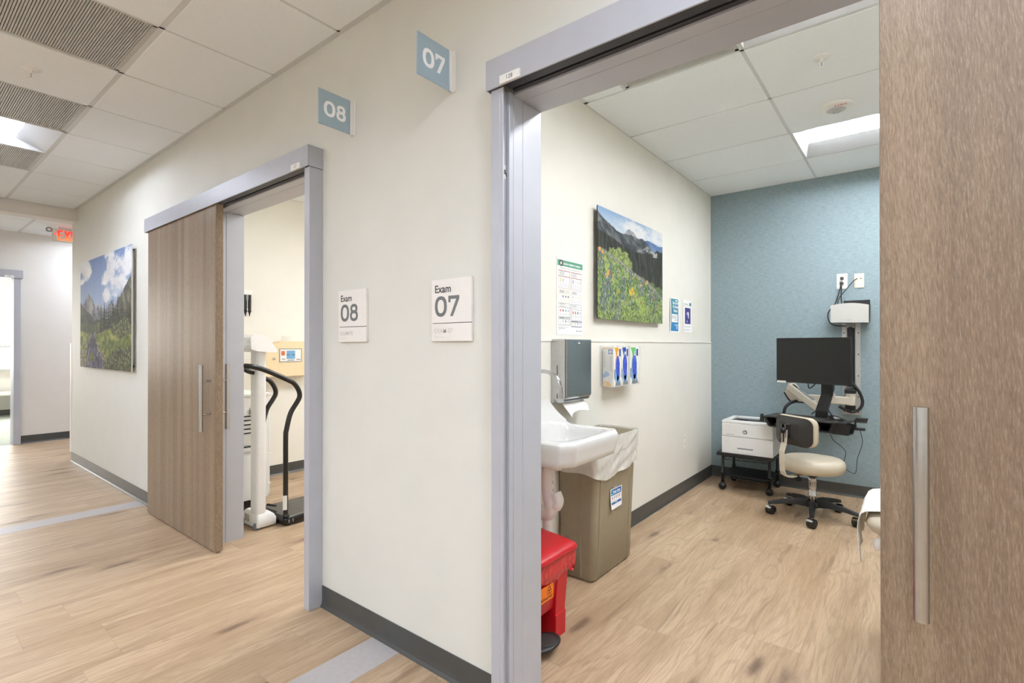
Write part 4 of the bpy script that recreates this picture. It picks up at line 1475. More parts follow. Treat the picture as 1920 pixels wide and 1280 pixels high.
lid = lambda g_, z, tilt: [(x_, y_, z + tilt * (X1 + .05 - x_)) for x_, y_, _ in rrect(X0 - .0, X1 + .052 + g_, 1.549, Y1 + .028 + g_, 0, .03, 5)]
s.loft([lid(-.004, .377, .09), lid(.004, .380, .09), lid(.004, .395, .09), lid(-.006, .405, .09), lid(-.04, .411, .09)])
build('lid', s, 'red', t)
def rl(a, b):
    if a < .7:
        k = a / .7
        p = (X1 + .036, 1.55 + (Y1 + .028 - 1.55) * k, 0)
        nrm = (1, 0)
    else:
        k = (a - .7) / .3
        p = (X1 + .036 - .33 * k, Y1 + .034, 0)
        nrm = (0, 1)
    z_ = .378 - b * (.105 + .008 * math.sin(a * 17))
    wr = .0025 * math.sin(a * 120 + 5 * math.sin(b * 4)) + .0025 * math.sin(a * 47 + b * 9) + .016 * math.sin(b * 2.6) - .030 * b
    return (p[0] + nrm[0] * wr, p[1] + nrm[1] * wr, z_)
build('red_liner', MB().grid(rl, 140, 14), 'red_liner', t)
lb = MB(facing_px(X1 + .0135, 1.64, .205))
lb.box(0, .165, 0, .062, 0, .003)
build('hazard_label', lb, 'orange', t)
sy = MB(facing_px(X1 + .0168, 1.64, .205))
for k in range(3):
    q = R(90 + 120 * k)
    sy.at(facing_px(X1 + .0168, 1.64, .205) @ Matrix.Translation((.135 + .009 * math.cos(q), .038 + .009 * math.sin(q), 0)))
    num0(sy, -.0095, -.0095, .019, .019, .003, 20)
sy.at(facing_px(X1 + .0168, 1.64, .205)).text('BIOHAZARD', .158, .008, .0155, w=.0002, align='RIGHT', bold=.0004)
build('hazard_symbol', sy, 'black', t)
tri = MB(frame((0, 1, 0), (-.995, 0, .09), (.09, 0, .995), (X1 - .03, 1.70, .4215)))
tri.add([(0, 0, .001), (.10, .03, .001), (.0, .09, .001)], [(0, 1, 2)])
build('lid_label', tri, 'orange', t)
build('pedal', MB().ell((X1 + .018, 1.735, .043), .058, .088, .014, 28, 8), 'black', t)
build('pedal_tread', MB().lathe((X1 + .018, 1.735, .048), [(.0, .010), (.04, .0095), (.05, .006)], 28), 'charcoal', t)
build('pedal_arm', bx(X1 - .12, X1 + .01, 1.715, 1.755, .03, .045), 'black', t)
# ------------------------------------------------------------------ exam room 07: along the blue wall
# printer stand
t = thing('printer_stand', 'low black wheeled stand under the white printer', 'stand', (-1.155, 4.87, 0))
PX0, PX1, PY0, PY1 = -1.375, -.925, 4.655, 5.10
LEG = [(-1.335, 4.70), (-.965, 4.735), (-1.335, 5.055), (-.965, 5.055)]
build('top', bx(PX0, PX1, PY0, PY1, .305, .333), 'black', t, .003, 2)
for lx, ly in LEG:
    l = build('leg', MB().lathe((lx, ly, .066), [(.011, 0), (.014, .0), (.014, .075), (.017, .078), (.017, .09), (.0115, .092), (.0115, .24)], 20), 'black', t)
    build('caster', MB().ell((lx, ly - .006, .0325), .032, .030, .032, 20, 12).cyl((lx, ly, .055), (lx, ly, .07), .012), 'black', t)
build('lower_shelf', bx(-1.345, -.955, 4.705, 5.065, .128, .136), 'black', t, .002)
wz = MB()
def truss(p0, p1, z0, z1, n):
    p0, p1 = Vector(p0), Vector(p1)
    for z_ in (z0, z1):
        wz.tube([(p0.x, p0.y, z_), (p1.x, p1.y, z_)], .0028, 6, False)
    wz.tube([tuple(p0.lerp(p1, k / n)[:2]) + ((z0 if k % 2 else z1),) for k in range(n + 1)], .002, 6, False)
for a, b in ((0, 1), (0, 2), (1, 3), (2, 3)):
    truss((*LEG[a], 0), (*LEG[b], 0), .268, .292, 10)
    truss((*LEG[a], 0), (*LEG[b], 0), .104, .124, 10)
build('wire_truss', wz, 'black', t)

# laser printer
t = thing('printer', 'white laser printer with round dark logo on the black stand', 'printer', (-1.14, 4.84, .333))
FX0, FX1, FY, BYY, z0, z1 = -1.331, -.923, 4.662, 5.04, .334, .620
zs = .482
b = MB()
b.prism([(FX0, z0 + .002), (FX1, z0 + .002), (FX1, zs - .001), (FX0, zs - .001)], 'y', FY, BYY)
build('paper_drawer', b, 'printer_white', t, .004, 2)
b = MB()
b.box(FX0, FX1, FY, BYY, zs + .001, .596)
b.box(FX0, FX1, FY, FY + .055, .596, z1).box(FX0, FX0 + .05, FY + .055, BYY, .596, z1).box(FX1 - .06, FX1, FY + .055, BYY, .596, z1).box(FX0 + .05, FX1 - .06, BYY - .06, BYY, .596, z1)
build('printer_body', b, 'printer_white', t, .005, 2)
build('output_tray', MB().prism([(FY + .055, .597), (BYY - .06, .597), (BYY - .06, .603), (FY + .055, .614)], 'x', FX0 + .05, FX1 - .06), 'charcoal', t)
build('paper_stop', bx(FX0 + .11, FX0 + .19, FY + .07, FY + .10, .613, .625), 'black', t, .002)
build('drawer_handle', MB().box(-1.205, -1.075, FY - .003, FY + .001, .372, .378).box(-1.205, -1.075, FY - .006, FY, .350, .371), 'printer_white', t, .0015)
build('handle_recess', bx(-1.203, -1.077, FY - .0012, FY, .3785, .389), 'grey_print', t)
build('seam', bx(FX0 + .002, FX1 - .002, FY + .001, BYY - .001, zs - .001, zs + .001), 'grey_print', t)
F = facing_my(-1.141, FY - .0005, .528)
L_ = MB(F).mat(0)
L_.add([(.0185 * math.cos(2 * math.pi * k / 36), .0185 * math.sin(2 * math.pi * k / 36), 0) for k in range(36)], [tuple(range(36))])
L_.mat(1)
def sl(x0, y0_, x1_, y1_, q=.0042):
    L_.add([(x0 - q / 2, y0_, .0004), (x0 + q / 2, y0_, .0004), (x1_ + q / 2, y1_, .0004), (x1_ - q / 2, y1_, .0004)], [(0, 1, 2, 3)])
sl(-.012, -.010, -.0045, .0185); sl(-.0062, -.010, -.0025, .0045); L_.add([(-.0085, .0045, .0004), (-.0025, .0045, .0004), (-.0015, .0078, .0004), (-.0076, .0078, .0004)], [(0, 1, 2, 3)])
sl(-.0005, -.0185, .006, .0078); sl(.0062, -.0075, .0098, .0055)
L_.add([(.003, .0045, .0004), (.010, .0045, .0004), (.0108, .0078, .0004), (.004, .0078, .0004)], [(0, 1, 2, 3)])
L_.add([(.0008, -.0075, .0004), (.0075, -.0075, .0004), (.0082, -.0042, .0004), (.0015, -.0042, .0004)], [(0, 1, 2, 3)])
build('logo', L_, ['dark_ink', 'printer_white'], t)
for r_ in ((-1.296, -1.230, .497, .500), (-1.30, -1.25, .602, .6035), (-1.297, -1.2945, .424, .430), (-1.297, -1.2945, .436, .442)):
    build('small_print', MB(facing_my(0, FY - .0006, 0)).rect(*r_), 'grey_print', t)

# ------------------------------------------------------------------ wall-mounted computer station
t = thing('computer_mount', 'wall track with a beige folding arm and black keyboard tray', 'computer mount', (-.42, 5.12, .69))
MOUNT = t
b = MB().box(-.481, -.451, 5.128, 5.1385, .692, 1.50).box(-.385, -.351, 5.128, 5.1385, .692, 1.50).box(-.451, -.385, 5.131, 5.1385, .692, 1.50)
b.box(-.4545, -.448, 5.118, 5.131, .70, 1.50).box(-.388, -.382, 5.118, 5.131, .70, 1.50)
tr = build('wall_track', b, 'alu', t, .0008, 1)
sc = MB()
for z_ in (.715, .845, 1.02, 1.20, 1.38):
    for xx in (-.467, -.366):
        sc.cyl((xx, 5.1285, z_), (xx, 5.126, z_), .005, n=12)
build('screws', sc, 'black', tr)
build('pivot_block', bx(-.455, -.378, 5.02, 5.1175, .872, .912), 'black', t, .008, 3)
build('pivot_block', bx(-.452, -.382, 5.03, 5.1175, .735, .785), 'black', t, .008, 3)
e = MB().bar((-.385, 5.03, .815), (-.84, 4.965, .825), .05, .066).cyl((-.41, 5.035, .78), (-.41, 5.035, .875), .034, n=28)
build('extension_arm', e, 'cream_metal', t, .008, 3)
el = MB().prism([(-.885, .862), (-.848, .946), (-.812, .955), (-.78, .91), (-.735, .80), (-.83, .795)], 'y', 4.93, 4.985)
build('elbow', el, 'cream_metal', t, .008, 3)
a = MB().bar((-.842, 4.915, .925), (-.575, 4.76, .742), .056, .058)
ar = build('spring_arm', a, 'cream_metal', t, .009, 3)
build('arm_cover', MB().bar((-.772, 4.875, .9095), (-.65, 4.803, .826), .03, .012), 'grey_print', ar, .002)
build('tension_plate', MB().bar((-.812, 4.898, .938), (-.778, 4.878, .915), .02, .010), 'black', ar, .002)
# tray body with a keyboard bay
K = frame((.985, -.17, 0), (.17, .985, 0), (0, 0, 1), (-.680, 4.615, 0))
b = MB(K)
tw, td, tz = .268, .135, .703
b.box(-tw, tw - .02, -td, td, tz - .012, tz)
k = build('tray_top', b, 'charcoal', t, .006, 3)
b = MB(K)
b.prism([(-tw - .0, tz - .012), (-tw + .02, tz - .012), (-tw + .055, tz - .078), (-tw + .035, tz - .078)], 'y', -td, td)
b.prism([(tw - .04, tz - .012), (tw - .02, tz - .012), (tw - .05, tz - .082), (tw - .07, tz - .082)], 'y', -td, td)
b.box(-tw + .04, tw - .055, -td, td, tz - .084, tz - .076)
b.box(-tw + .02, tw - .04, td - .01, td, tz - .08, tz - .012)
build('keyboard_bay', b, 'black', t, .003, 2)
b = MB(K).box(-tw + .05, tw - .07, -td - .003, -td + .004, tz - .086, tz - .078)
build('bay_lip', b, 'charcoal', t, .002)
b = MB(K)
b.prism([(tw - .02, tz - .004), (tw + .075, tz - .014), (tw + .06, tz - .088), (tw - .05, tz - .088)], 'y', -td + .01, -td + .016)
b.prism([(tw - .02, tz - .004), (tw + .085, tz - .014), (tw + .065, tz - .088), (tw - .05, tz - .088)], 'y', -td + .10, -td + .106)
b.box(tw - .05, tw + .06, -td + .01, -td + .106, tz - .09, tz - .084)
b.box(tw - .02, tw + .04, -td + .02, td - .03, tz - .012, tz - .004)
build('side_holster', b, 'black', t, .002)
b = MB(K).prism([(-tw - .022, tz + .012), (-tw - .008, tz + .012), (-tw + .002, tz - .05), (-tw - .03, tz - .05)], 'y', -td, -td + .02)
build('tray_bracket', b, 'black', t, .002)
# monitor neck
b = MB()
rings = []
for (cx, cy, cz, w_, d_) in ((-.578, 4.70, tz, .088, .05), (-.578, 4.70, .755, .086, .05), (-.545, 4.735, .885, .084, .03), (-.545, 4.735, 1.05, .08, .03)):
    rings.append([(cx - w_ / 2, cy - d_ / 2 + .012, cz), (cx + w_ / 2, cy - d_ / 2 - .004, cz), (cx + w_ / 2, cy + d_ / 2, cz), (cx - w_ / 2, cy + d_ / 2, cz)])
b.loft(rings, smooth=False)
build('monitor_neck', b, 'black', t, .004, 2)
b = MB().bar((-.60, 4.735, .72), (-.50, 4.80, .885), .02, .02)
build('neck_brace', b, 'cream_metal', t, .004)

MF = frame((.945, -.3265, 0), (0, 0, 1), (-.3265, -.945, 0), (-.913, 4.738, .970))
t = thing('monitor', 'black flat monitor with a dark screen above the keyboard tray', 'monitor', (-.64, 4.65, .97))
build('monitor_case', MB(MF).box(0, .572, 0, .366, -.032, -.006), 'black', t, .004, 2)
build('screen', MB(MF).box(.003, .569, .010, .363, -.006, -.003), 'screen', t)
build('bezel', MB(MF).box(0, .572, 0, .010, -.006, -.0015), 'black', t, .001)
build('bezel_sticker', MB(MF).box(.008, .083, -.004, .012, -.0012, .0004), 'paper', t)
build('mount_plate', MB(MF).box(.30, .42, .02, .14, -.062, -.032), 'black', t, .003)
t = thing('keyboard', 'black keyboard stowed in the bay under the tray', 'keyboard', (-.70, 4.60, .628))
kb = build('keyboard_body', MB(K).box(-.19, .135, -.11, .03, tz - .075, tz - .058), 'charcoal', t, .004)
kk = MB(K)
for r_ in range(5):
    for c_ in range(15):
        kk.box(-.182 + c_ * .0208, -.182 + c_ * .0208 + .017, -.104 + r_ * .025, -.104 + r_ * .025 + .02, tz - .058, tz - .053)
build('keys', kk, 'black', t)
t = thing('computer_mouse', 'black mouse on the keyboard tray beside the monitor neck', 'mouse', (-.482, 4.56, .7035))
ms = MB()
def mfn(a, b):
    q = 2 * math.pi * a
    k = math.sin(b * math.pi / 2)
    return tuple(Vector((-.478, 4.585, .7035)) + Vector((.062 * math.cos(q) * k, .032 * math.sin(q) * k, .034 * math.cos(b * math.pi / 2) * (1 - .25 * math.cos(q) * k))))
ms.grid(mfn, 32, 10)
ms.add([mfn(k / 32, 1) for k in range(32)], [tuple(range(32))])
build('mouse_shell', ms, 'black_gloss', t)
build('scroll_wheel', MB().ell((-.452, 4.585, .733), .008, .003, .004), 'grey_print', t)
t = thing('card_reader', 'small flat black reader at the end of the keyboard tray', 'card reader', (-.298, 4.575, .718))
build('reader_body', MB().box(-.345, -.268, 4.55, 4.61, .722, .734), 'black', t, .003)
build('reader_base', MB().prism([(-.345, .700), (-.275, .700), (-.270, .7215), (-.345, .7215)], 'y', 4.555, 4.605), 'charcoal', t, .002)
build('reader_shelf', MB().box(-.42, -.338, 4.56, 4.60, .660, .668).box(-.350, -.285, 4.555, 4.60, .642, .658).box(-.352, -.340, 4.56, 4.60, .642, .72), 'black', t, .002)

# computer in its cover at the top of the track
t = thing('computer_holder', 'white curved computer cover mounted at the top of the wall track', 'computer holder', (-.42, 5.05, 1.46))
arc = [(-.548, 1.466), (-.287, 1.460)] + [(-.287 - .261 * k / 12, 1.604 + .027 * math.sin(math.pi * (.12 + .76 * k / 12)) - .01 + .004 * k / 12) for k in range(13)]
build('front_cover', MB().prism(arc, 'y', 4.985, 5.05), 'cover_grey', t, .006, 3)
build('cover_print', MB(facing_my(-.438, 4.9845, 1.481)).rect(0, .032, 0, .003), 'grey_print', t)
build('holder_bracket', MB().prism([(4.995, 1.4585), (5.085, 1.4585), (5.085, 1.428)], 'x', -.445, -.39), 'alu', t, .002)
t = thing('mini_computer', 'slim black computer case behind the white curved cover', 'computer', (-.375, 5.08, 1.468))
build('computer_case', bx(-.463, -.283, 5.055, 5.112, 1.4675, 1.648), 'black', t, .002)
build('case_vents', MB().box(-.2832, -.2815, 5.065, 5.10, 1.50, 1.61), 'charcoal', t)
t = MOUNT
b = MB().tube([(-.425, 5.10, 1.435), (-.415, 5.095, 1.40), (-.415, 5.095, 1.2), (-.413, 5.09, 1.02), (-.405, 5.07, .965), (-.355, 5.06, .89), (-.332, 5.05, .81), (-.352, 5.04, .752), (-.40, 5.03, .726), (-.445, 5.01, .742), (-.49, 4.995, .768)], .0115, 12)
b.bar((-.415, 5.107, 1.42), (-.415, 5.107, .93), .052, .022, (0, 1, 0))
build('cable_sleeve', b, 'black', t)
b = MB().tube([(-.866, 4.80, .705), (-.862, 4.85, .748), (-.832, 4.89, .782), (-.785, 4.92, .80)], .0125, 12)
build('cable_sleeve', b, 'black', t)
b = MB().tube([(-.886, 4.925, .868), (-.85, 4.925, .807), (-.82, 4.925, .79), (-.72, 4.925, .79)], .006, 8)
b.tube([(-.675, 4.72, .985), (-.672, 4.72, .935), (-.655, 4.72, .932), (-.62, 4.70, .968)], .0045, 8)
b.tube([(-.50, 4.70, .985), (-.495, 4.70, .93), (-.52, 4.70, .89), (-.55, 4.69, .92), (-.575, 4.69, .965)], .004, 8)
b.tube([(-.52, 4.72, .895), (-.535, 4.71, .80), (-.53, 4.70, .76), (-.50, 4.69, .715)], .004, 8)
b.tube([(-.655, 4.74, .715), (-.635, 4.75, .735), (-.60, 4.76, .75)], .004, 8)
build('loose_wires', b, 'black', t)

# wall plates and cords
F = facing_my(-.519, YF - .0015, 1.757)
t = outlet(F, .078, .128, 'wall_outlet', 'white power outlet with two plugs high on the blue wall', 'power', (-.48, 5.137, 1.757))
build('plugs', MB(F).lathe((.038, .088, .0045), [(.014, 0), (.013, .018), (.007, .024), (.0, .024)], 20, (0, 0, 1)).lathe((.036, .046, .0045), [(.015, 0), (.014, .02), (.008, .028), (.0, .028)], 20, (0, 0, 1)), 'dark_ink', t)
F = facing_my(-.394, YF - .0015, 1.757)
t = outlet(F, .068, .120, 'data_outlet', 'ivory data plate with four ports high on the blue wall', 'data', (-.36, 5.137, 1.757))
build('ports', MB(F).box(.012, .056, .094, .108, .0045, .0055).box(.014, .033, .022, .05, .0045, .006).box(.035, .054, .022, .05, .0045, .006).box(.012, .056, .008, .018, .0045, .0055), 'white_plastic', t, .001)
build('open_port', MB(F).box(.040, .052, .074, .081, .0045, .0052), 'dark_ink', t)
for nm, lab, pts in (
    ('power_cord', 'black power cord looping from the outlet round behind the white computer cover', [(-.484, 5.105, 1.802), (-.487, 5.10, 1.775), (-.505, 5.10, 1.70), (-.527, 5.09, 1.626), (-.556, 5.07, 1.585), (-.576, 5.065, 1.535), (-.562, 5.062, 1.47), (-.52, 5.066, 1.443), (-.46, 5.08, 1.437), (-.452, 5.082, 1.435)]),
    ('power_cord', 'short black power cord dropping from the outlet straight down behind the white computer cover', [(-.483, 5.105, 1.80), (-.482, 5.10, 1.76), (-.484, 5.10, 1.68), (-.478, 5.085, 1.635), (-.478, 5.08, 1.61)]),
    ('network_cable', 'thin dark network cable from the ivory data plate to the computer cover', [(-.372, 5.125, 1.835), (-.40, 5.10, 1.81), (-.455, 5.09, 1.735), (-.495, 5.09, 1.68), (-.507, 5.08, 1.63), (-.50, 5.075, 1.60)])):
    o = build(nm, MB().tube(pts, .0042 if nm == 'power_cord' else .0034, 8), 'black')
    tag(o, lab, 'cable')
o = build('hanging_wire', MB().tube([(-.51, 4.60, .609), (-.505, 4.62, .57), (-.49, 4.66, .53), (-.435, 4.72, .47), (-.42, 4.72, .43), (-.432, 4.72, .37), (-.43, 4.72, .32), (-.37, 4.72, .285), (-.352, 4.72, .31), (-.345, 4.72, .40), (-.325, 4.70, .47), (-.308, 4.66, .54), (-.312, 4.62, .60), (-.318, 4.60, .64)], .0022, 7), 'black')
tag(o, 'thin black wire hanging in a loop under the keyboard tray', 'cable')

# ------------------------------------------------------------------ rolling stool with a backrest
SXC, SYC = -.595, 4.35
t = thing('rolling_stool', 'cream round rolling stool with small black backrest and five casters', 'stool', (SXC, SYC, 0))
CAST = [(-.854, 4.232), (-.562, 4.076), (-.316, 4.298), (-.456, 4.594), (-.786, 4.547)]
sd = MB().lathe((SXC, SYC, .340), [(.0, .0), (.172, .0), (.196, .010), (.210, .034), (.212, .060), (.205, .084), (.186, .099), (.146, .106), (.0, .110)], 56)
build('seat', sd, 'cream', t)
build('seat_plate', MB().box(SXC - .09, SXC + .09, SYC - .06, SYC + .06, .322, .340).cyl((SXC, SYC, .30), (SXC, SYC, .325), .032), 'black', t, .003)
co = MB().lathe((SXC, SYC, .055), [(.0, 0), (.018, .0), (.022, .03), (.028, .10), (.031, .112), (.026, .116), (.0245, .20), (.028, .203), (.028, .235), (.022, .24), (.022, .262), (.0, .262)], 32)
build('column', co, 'chrome', t)
build('hub', MB().lathe((SXC, SYC, .075), [(.0, 0), (.04, .0), (.05, .02), (.042, .042), (.0, .045)], 28), 'black', t)
for k, (cx, cy) in enumerate(CAST):
    d = Vector((cx - SXC, cy - SYC, 0)).normalized()
    s_ = d.cross(Vector((0, 0, 1)))
    rg = []
    L_ = math.hypot(cx - SXC, cy - SYC)
    for f_, zc, w_, h_ in ((.10, .106, .050, .056), (.4, .112, .044, .042), (.75, .102, .038, .030), (1.0, .088, .032, .024), (1.06, .084, .028, .022)):
        c_ = Vector((SXC, SYC, 0)) + d * L_ * f_ + Vector((0, 0, zc))
        rg.append([tuple(c_ + s_ * sx * w_ / 2 * (1 if sy < 0 else .55) + Vector((0, 0, sy * h_ / 2))) for sx, sy in ((-1, -1), (1, -1), (1, 1), (-1, 1))])
    leg = build('base_arm', MB().loft(rg, smooth=False), 'black', t, .003, 2)
    yaw = [(.86, -.5), (.9, -.43), (.92, -.38), (.95, -.3), (.88, -.47)][k]
    ax = Vector((yaw[0], yaw[1], 0))
    c_ = Vector((cx, cy, .0325))
    w_ = MB().lathe(c_ - ax * .004, [(.0, 0), (.024, 0), (.0315, .004), (.0315, .022), (.025, .028), (.0, .028)], 28, ax)
    w_.lathe(c_ + ax * .002, [(.0, 0), (.024, 0), (.0315, .004), (.0315, .022), (.025, .028), (.0, .028)], 28, -ax)
    cs = build('caster', w_, 'black', t)
    hd = MB()
    perp = ax.cross(Vector((0, 0, 1)))
    def hood(a, b):
        q = math.pi * (-.12 + .95 * a)
        return tuple(c_ + perp * (-.0345 * math.cos(q)) + Vector((0, 0, .0345 * math.sin(q))) + ax * (-.024 + .044 * b))
    hd.grid(hood, 16, 4)
    hd.cyl(c_ + Vector((0, 0, .030)), c_ + Vector((0, 0, .050)), .007, n=14)
    build('caster_hood', hd, 'chrome', cs)
U = Vector((-.585, -.811, 0))
WV = Vector((.811, -.585, 0))
def P(o, l, z_): return tuple(Vector((SXC, SYC, 0)) + U * o + WV * l + Vector((0, 0, z_)))
b = MB().ribbon([P(.05, 0, .322), P(.20, 0, .314), P(.235, 0, .318), P(.262, 0, .335), P(.272, 0, .36), P(.276, 0, .42), P(.279, 0, .505), P(.258, 0, .56), P(.252, 0, .66)], .046, .008, WV)
build('back_bar', b, 'cream_metal', t, .002)
build('bar_slot', MB().ribbon([P(.2655, 0, .57), P(.2585, 0, .65)], .009, .006, WV), 'black', t)
build('height_knob', MB().lathe(P(.15, .02, .285), [(.0, 0), (.022, .0), (.022, .024), (.008, .028), (.008, .04)], 20), 'black', t)
br = MB()
br.at(frame(WV, (0, 0, 1), U, P(.225, 0, .645)))
br.box(-.020, -.016, -.045, .055, -.012, .042).box(.016, .020, -.045, .055, -.012, .042).box(-.02, .02, .02, .055, -.012, -.004)
build('tilt_bracket', br, 'chrome', t, .001)
build('tilt_knob', MB().lathe(P(.262, 0, .655), [(.0, 0), (.021, .0), (.021, .018), (.012, .024), (.0, .026)], 22, U), 'black', t)
def shell(depth0, depth1, hw, hh, cz, curve, name, mat_, r=.055, dome=0.0):
    m = MB()
    n = 12
    def outline(sc):
        out = []
        for cx, cz_, a0 in ((hw - r, hh - r, 0), (-(hw - r), hh - r, 90), (-(hw - r), -(hh - r), 180), (hw - r, -(hh - r), 270)):
            for k in range(n + 1):
                q = R(a0 + 90 * k / n)
                out.append(((cx + r * math.cos(q)) * sc, (cz_ + r * math.sin(q)) * sc))
        return out
    rings = []
    for dp, sc in ((depth0, .0), (depth0, .45), (depth0, .60), (depth0 - dome * .6, .66), (depth0 - dome, .9), (depth0 - dome - .008, .98), ((depth0 + depth1) / 2 - dome * .5, 1.0), (depth1 + .006, .975), (depth1, .9), (depth1, .5), (depth1, .0)):
        rings.append([P(dp - curve * (l / hw) ** 2, l, cz + z_) for l, z_ in outline(max(sc, .001))])
    m.loft(rings, caps=False)
    return build(name, m, mat_, t)
shell(.222, .196, .168, .104, .648, .034, 'back_shell', 'charcoal', dome=.012)
shell(.192, .145, .171, .107, .650, .034, 'back_cushion', 'cream')

# ------------------------------------------------------------------ end of the examination table
t = thing('exam_table', 'cream padded exam table end showing past the wooden door edge', 'exam table', (.5, 2.35, 0))
b = MB()
b.loft([rrect(-.140 + i_, 1.5, 2.235 + i_, 2.70 - i_, z_, .09) for z_, i_ in ((.578, .03), (.59, .008), (.615, -.004), (.638, .006), (.650, .035))])
build('cushion', b, 'cream', t)
build('table_base', bx(.0, 1.4, 2.27, 2.66, .001, .577), 'ivory', t, .01)
build('stirrup_knob', MB().ell((-.105, 2.27, .552), .014, .014, .022).cyl((-.10, 2.27, .56), (-.085, 2.27, .58), .008), 'white_plastic', t)
t = thing('table_paper', 'white paper sheet draped over the exam table end', 'paper sheet', (.4, 2.4, .55))
def pf(a, b):
    y_ = 2.30 + .38 * b
    s_ = a * 1.75 - .25
    wr = .004 * math.sin(b * 19 + a * 8) + .003 * math.sin(b * 41 + 2)
    if s_ > .0:
        return (-.122 + s_, y_, .661 + wr * .5 + .004 * math.sin(s_ * 9))
    k = -s_ / .25
    q = min(1, k / .35) * math.pi / 2
    x_ = -.122 - .042 * math.sin(q) - abs(wr) * k * 2 + .018 * max(0, k - .4)
    z_ = .661 - .042 * (1 - math.cos(q)) - max(0, k - .25) * (.05 + .09 * math.exp(-((b - .06) / .09) ** 2) + .05 * (1 - b) + .012 * math.sin(b * 15))
    return (x_, y_ - .03 * max(0, k - .3) * (1 - b) * 2, z_)
build('sheet', MB().grid(pf, 70, 34), 'paper', t, solid=.0015)
# ------------------------------------------------------------------ exam room 08 through the second doorway
t = thing('body_scale', 'white column body scale with black handrails and platform behind the half-open door', 'scale', (-3.66, 1.86, 0))
prof = [(1.652, .012), (1.790, .012), (1.790, .052), (1.778, .078), (1.745, .10), (1.727, .104), (1.654, .104), (1.652, .095)]
b = MB()
def bs(g_, z_, gy=0): return rrect(-3.79 + g_, -3.543 - g_, 1.652 + gy, 1.790 - g_, z_, .018, 4)
b.loft([bs(.006, .012), bs(0, .018), bs(0, .06)] + [rrect(-3.79 + g_, -3.543 - g_ * .6, 1.652 + g_ * .25, 1.790 - g_ * 1.05, z_, .018, 4) for g_, z_ in ((.012, .085), (.035, .105), (.05, .112))])
build('base_housing', b, 'white_plastic', t)
for xx in (-3.572, -3.752):
    w_ = build('wheel', MB().cyl((xx - .012, 1.662, .024), (xx + .012, 1.662, .024), .023, n=24), 'knob_blue', t)
    build('hub_cap', MB().cyl((xx + .012, 1.662, .024), (xx + .0135, 1.662, .024), .012, n=20), 'grey_print', w_)
F = facing_my(-3.735, 1.6515, .035)
cv = Canvas(40, 30, (196, 194, 186))
rr = np.random.default_rng(2)
k = rr.random((10, 14))
cv.put((k[(cv.v * 9.9).astype(int), (cv.u * 13.9).astype(int)] > .62) * (cv.u > .06) * (cv.u < .94) * (cv.v > .08) * (cv.v < .92) * .7, (110, 110, 104))
print_mesh('rating_label', cv, F, .075, .052, t, .001)
build('column', MB().loft([rrect(-3.668, -3.562, 1.655, 1.727, z_, .024) for z_ in (.10, 1.24)]), 'white_plastic', t)
hp = [(1.622, 1.352), (1.700, 1.342), (1.716, 1.332), (1.782, 1.236), (1.776, 1.226), (1.716, 1.226), (1.640, 1.234), (1.600, 1.25), (1.596, 1.33)]
build('display_head', MB().prism(hp, 'x', -3.84, -3.52), 'white_plastic', t, .012, 3)
build('display_screen', MB(frame((1, 0, 0), (0, -.56, .83), (0, .83, .56), (-3.80, 1.776, 1.252))).box(.03, .20, .012, .10, 0, .001), 'lcd_blue', t)
hs = MB()
for dx, dz in ((-.0, 0), (-.03, .012), (-.055, .006), (-.048, -.02)):
    hs.cyl((-3.535 + dx * .5, 1.5958, 1.292 + dz), (-3.535 + dx * .5, 1.5945, 1.292 + dz), .0028, n=10)
build('speaker_holes', hs, 'grey_print', t)
b = MB()
b.loft([[(x_, y_, z_) for x_, y_, _ in rrect(-3.86 + g_, -3.462 - g_, 1.800 + g_, 2.45 - g_, 0, .03, 4)] for z_, g_ in ((.004, .012), (.012, .0), (.052, .0), (.064, .010), (.066, .02))])
build('platform', b, 'black_gloss', t)
build('platform_edge', MB().box(-3.478, -3.4700, 1.842, 2.2, .0645, .0668), 'steel', t)
sw = MB()
for yy, zz in ((1.835, .04), (1.835, .028), (1.865, .042), (1.865, .03)):
    sw.cyl((-3.4622, yy, zz), (-3.4605, yy, zz), .005, n=12)
build('platform_screws', sw, 'grey_print', t)
for xx, dirn in ((-3.485, 1), (-3.835, -1)):
    pts = [(xx, 1.822, .065), (xx, 1.822, .35), (xx, 1.822, .62), (xx, 1.828, .68), (xx, 1.857, .79), (xx, 1.905, .865), (xx, 1.925, .905), (xx, 1.918, .95), (xx, 1.885, 1.00), (xx, 1.84, 1.028), (xx, 1.70, 1.095), (xx, 1.60, 1.13), (xx - dirn * .02, 1.545, 1.137), (xx - dirn * .08, 1.552, 1.135)]
    rl_ = build('handrail', MB().tube(pts, .0172, 16), 'rail_black', t)
    build('rail_foot', MB().lathe((xx, 1.822, .0645), [(.026, 0), (.026, .008), (.019, .02)], 22), 'black_gloss', rl_)
build('rail_bridge', MB().tube([(-3.565, 1.552, 1.135), (-3.60, 1.60, 1.10), (-3.61, 1.66, 1.08)], .013, 10), 'rail_black', t)
build('side_lever', MB().bar((-3.80, 1.845, .085), (-3.70, 1.86, .09), .012, .012), 'black', t)
build('care_tag', MB(frame((.42, .907, 0), (0, 0, 1), (.907, -.42, 0), (-3.480, 1.798, .118))).box(0, .028, 0, .10, .005, .007), 'paper', t)

